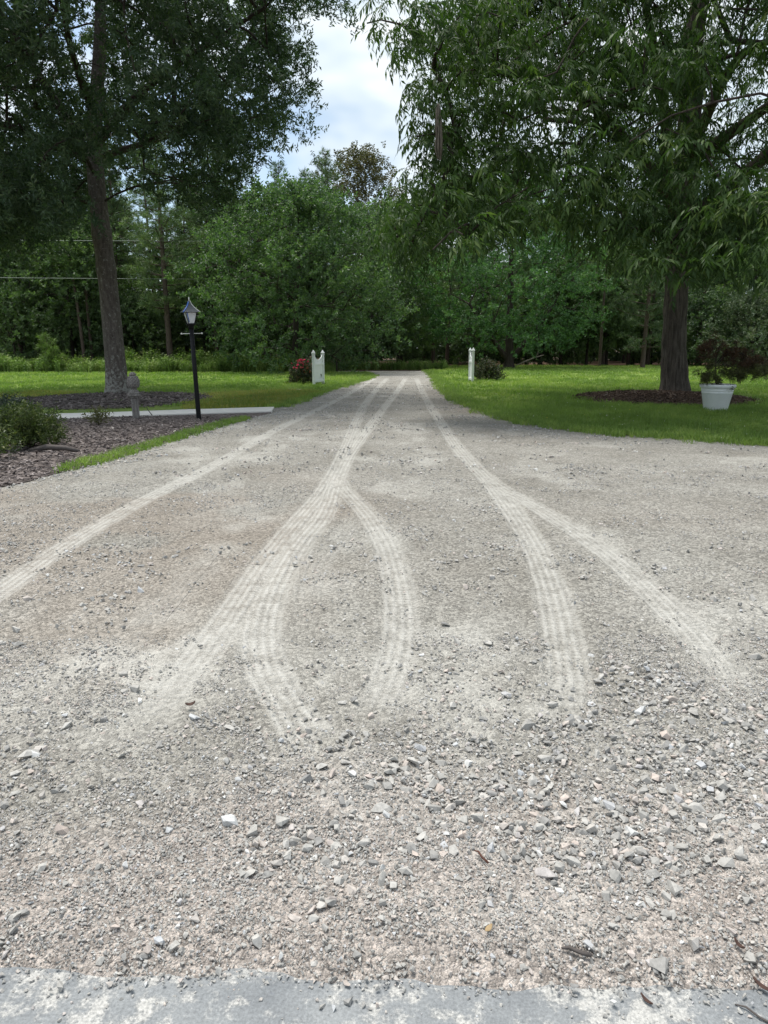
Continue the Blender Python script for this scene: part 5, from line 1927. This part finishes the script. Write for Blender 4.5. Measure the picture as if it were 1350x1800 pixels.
o = MB().box((0, 0, 0), (.5, .35, .05), Matrix.Rotation(.3, 3, 'Z'), .02).build('flat_stone', M['path'], loc=Vector((*G(520, 688)[:2], .05)))
tag(o, 'pale flat stone lying in the lawn below the rose bush', 'stone')
o = MB().tube([(-.35, 0, 0), (-.1, .03, .05), (.2, 0, .04), (.42, -.03, 0)], [.03, .045, .04, .02], 7).build('fallen_stick', M['stick'], smooth=True, loc=Vector((*G(93, 798)[:2], .05)))
tag(o, 'dark piece of wood lying at the foot of the feathery shrub', 'stick')


def litter(name, px, py, L, W, mat, ang, curl, label, cat, zoff=.012):
    p = G(px, py); n = 7
    V = []; F = []
    for i in range(n):
        t = i / (n - 1); w = W * math.sin(PI * min(.98, t * .93 + .05)) / 2; x = (t - .5) * L
        z = curl * ((t - .5) ** 2) * 4
        V += [(x, -w, z + curl * .6), (x, 0, z), (x, w, z + curl * .6)]
    for i in range(n - 1):
        o = i * 3
        F += [(o, o + 3, o + 4, o + 1), (o + 1, o + 4, o + 5, o + 2)]
    me = mesh_np(name, np.array(V), np.array(F), smooth=True)
    o = link(name, me, M[mat], None, (p.x, p.y, float(ground_z([p.x], [p.y])[0]) + zoff))
    o.rotation_euler = (.15, -.1, ang)
    md = o.modifiers.new('thickness', 'SOLIDIFY'); md.thickness = .0015
    tag(o, label, cat)


litter('dead_leaf', 337, 1262, .04, .02, 'brown_leaf', .3, .012, 'curled brown leaf on the gravel in the left foreground', 'leaf', .02)
litter('dead_leaf', 858, 1652, .028, .014, 'yellow_leaf', .8, .004, 'small yellow leaf on the gravel right of centre near the slab', 'leaf')
litter('dead_leaf', 1296, 1678, .03, .012, 'brown_leaf', 2.0, .008, 'red brown leaf on the gravel near the lower right corner', 'leaf')
litter('dead_leaf', 1338, 1742, .045, .014, 'brown_leaf', 2.3, .008, 'dark brown leaf at the slab edge in the lower right corner', 'leaf')
litter('dead_leaf', 1135, 1762, .032, .010, 'brown_leaf', 2.2, .006, 'narrow brown leaf lying across the front of the concrete slab', 'leaf')


def twig(px, py, L, ang, rad, label, mat='twig'):
    p = G(px, py)
    o = MB().tube([(-L / 2, 0, 0), (-L * .1, L * .06, .004), (L * .25, 0, .006), (L / 2, L * .05, 0)], [rad, rad * .9, rad * .8, rad * .5], 6).build('twig', M[mat], smooth=True, loc=(p.x, p.y, float(ground_z([p.x], [p.y])[0]) + .012))
    o.rotation_euler = (0, 0, ang)
    tag(o, label, 'twig')


twig(846, 1524, .065, 2.1, .0035, 'reddish brown twig among loose stones right of centre')
twig(1012, 1687, .075, 2.8, .006, 'thick grey brown bark twig on the gravel near the slab', 'stick')
twig(1328, 1785, .09, 2.4, .003, 'thin grey twig on the slab at the lower right corner', 'stick')
twig(430, 1403, .10, 2.6, .0015, 'hair thin grey twig on the gravel in the left foreground', 'stick')

# web nest hanging in the big tree
M['web'] = plain('web', (0.13, 0.115, 0.09), 0.95, 0.1, 20, 0.5)
w = AT(770, 232, 14.1)
wr = np.random.default_rng(17)
mb = MB()
for k in range(46):
    a = wr.uniform(0, 6.28); t0 = wr.uniform(.15, .48); L = wr.uniform(.25, .9)
    pt = []
    for t in np.linspace(0, 1, 6):
        z = t0 - L * t
        z = max(z, -.48 + wr.uniform(0, .05))
        rad = np.interp(z, [-.5, -.3, -.1, .2, .5], [.02, .075, .06, .045, .03])
        pt.append((rad * math.cos(a) * wr.uniform(.5, 1.2) + .05 * (.3 - z) * .6, rad * math.sin(a) * wr.uniform(.5, 1.2), z))
    mb.tube(pt, [wr.uniform(.004, .013) for _ in pt], 5)
wo_ = mb.build('web_nest', M['web'], None, True, w)
tag(wo_, 'grey brown caterpillar web nest hanging in the big tree, left part of its crown', 'nest')
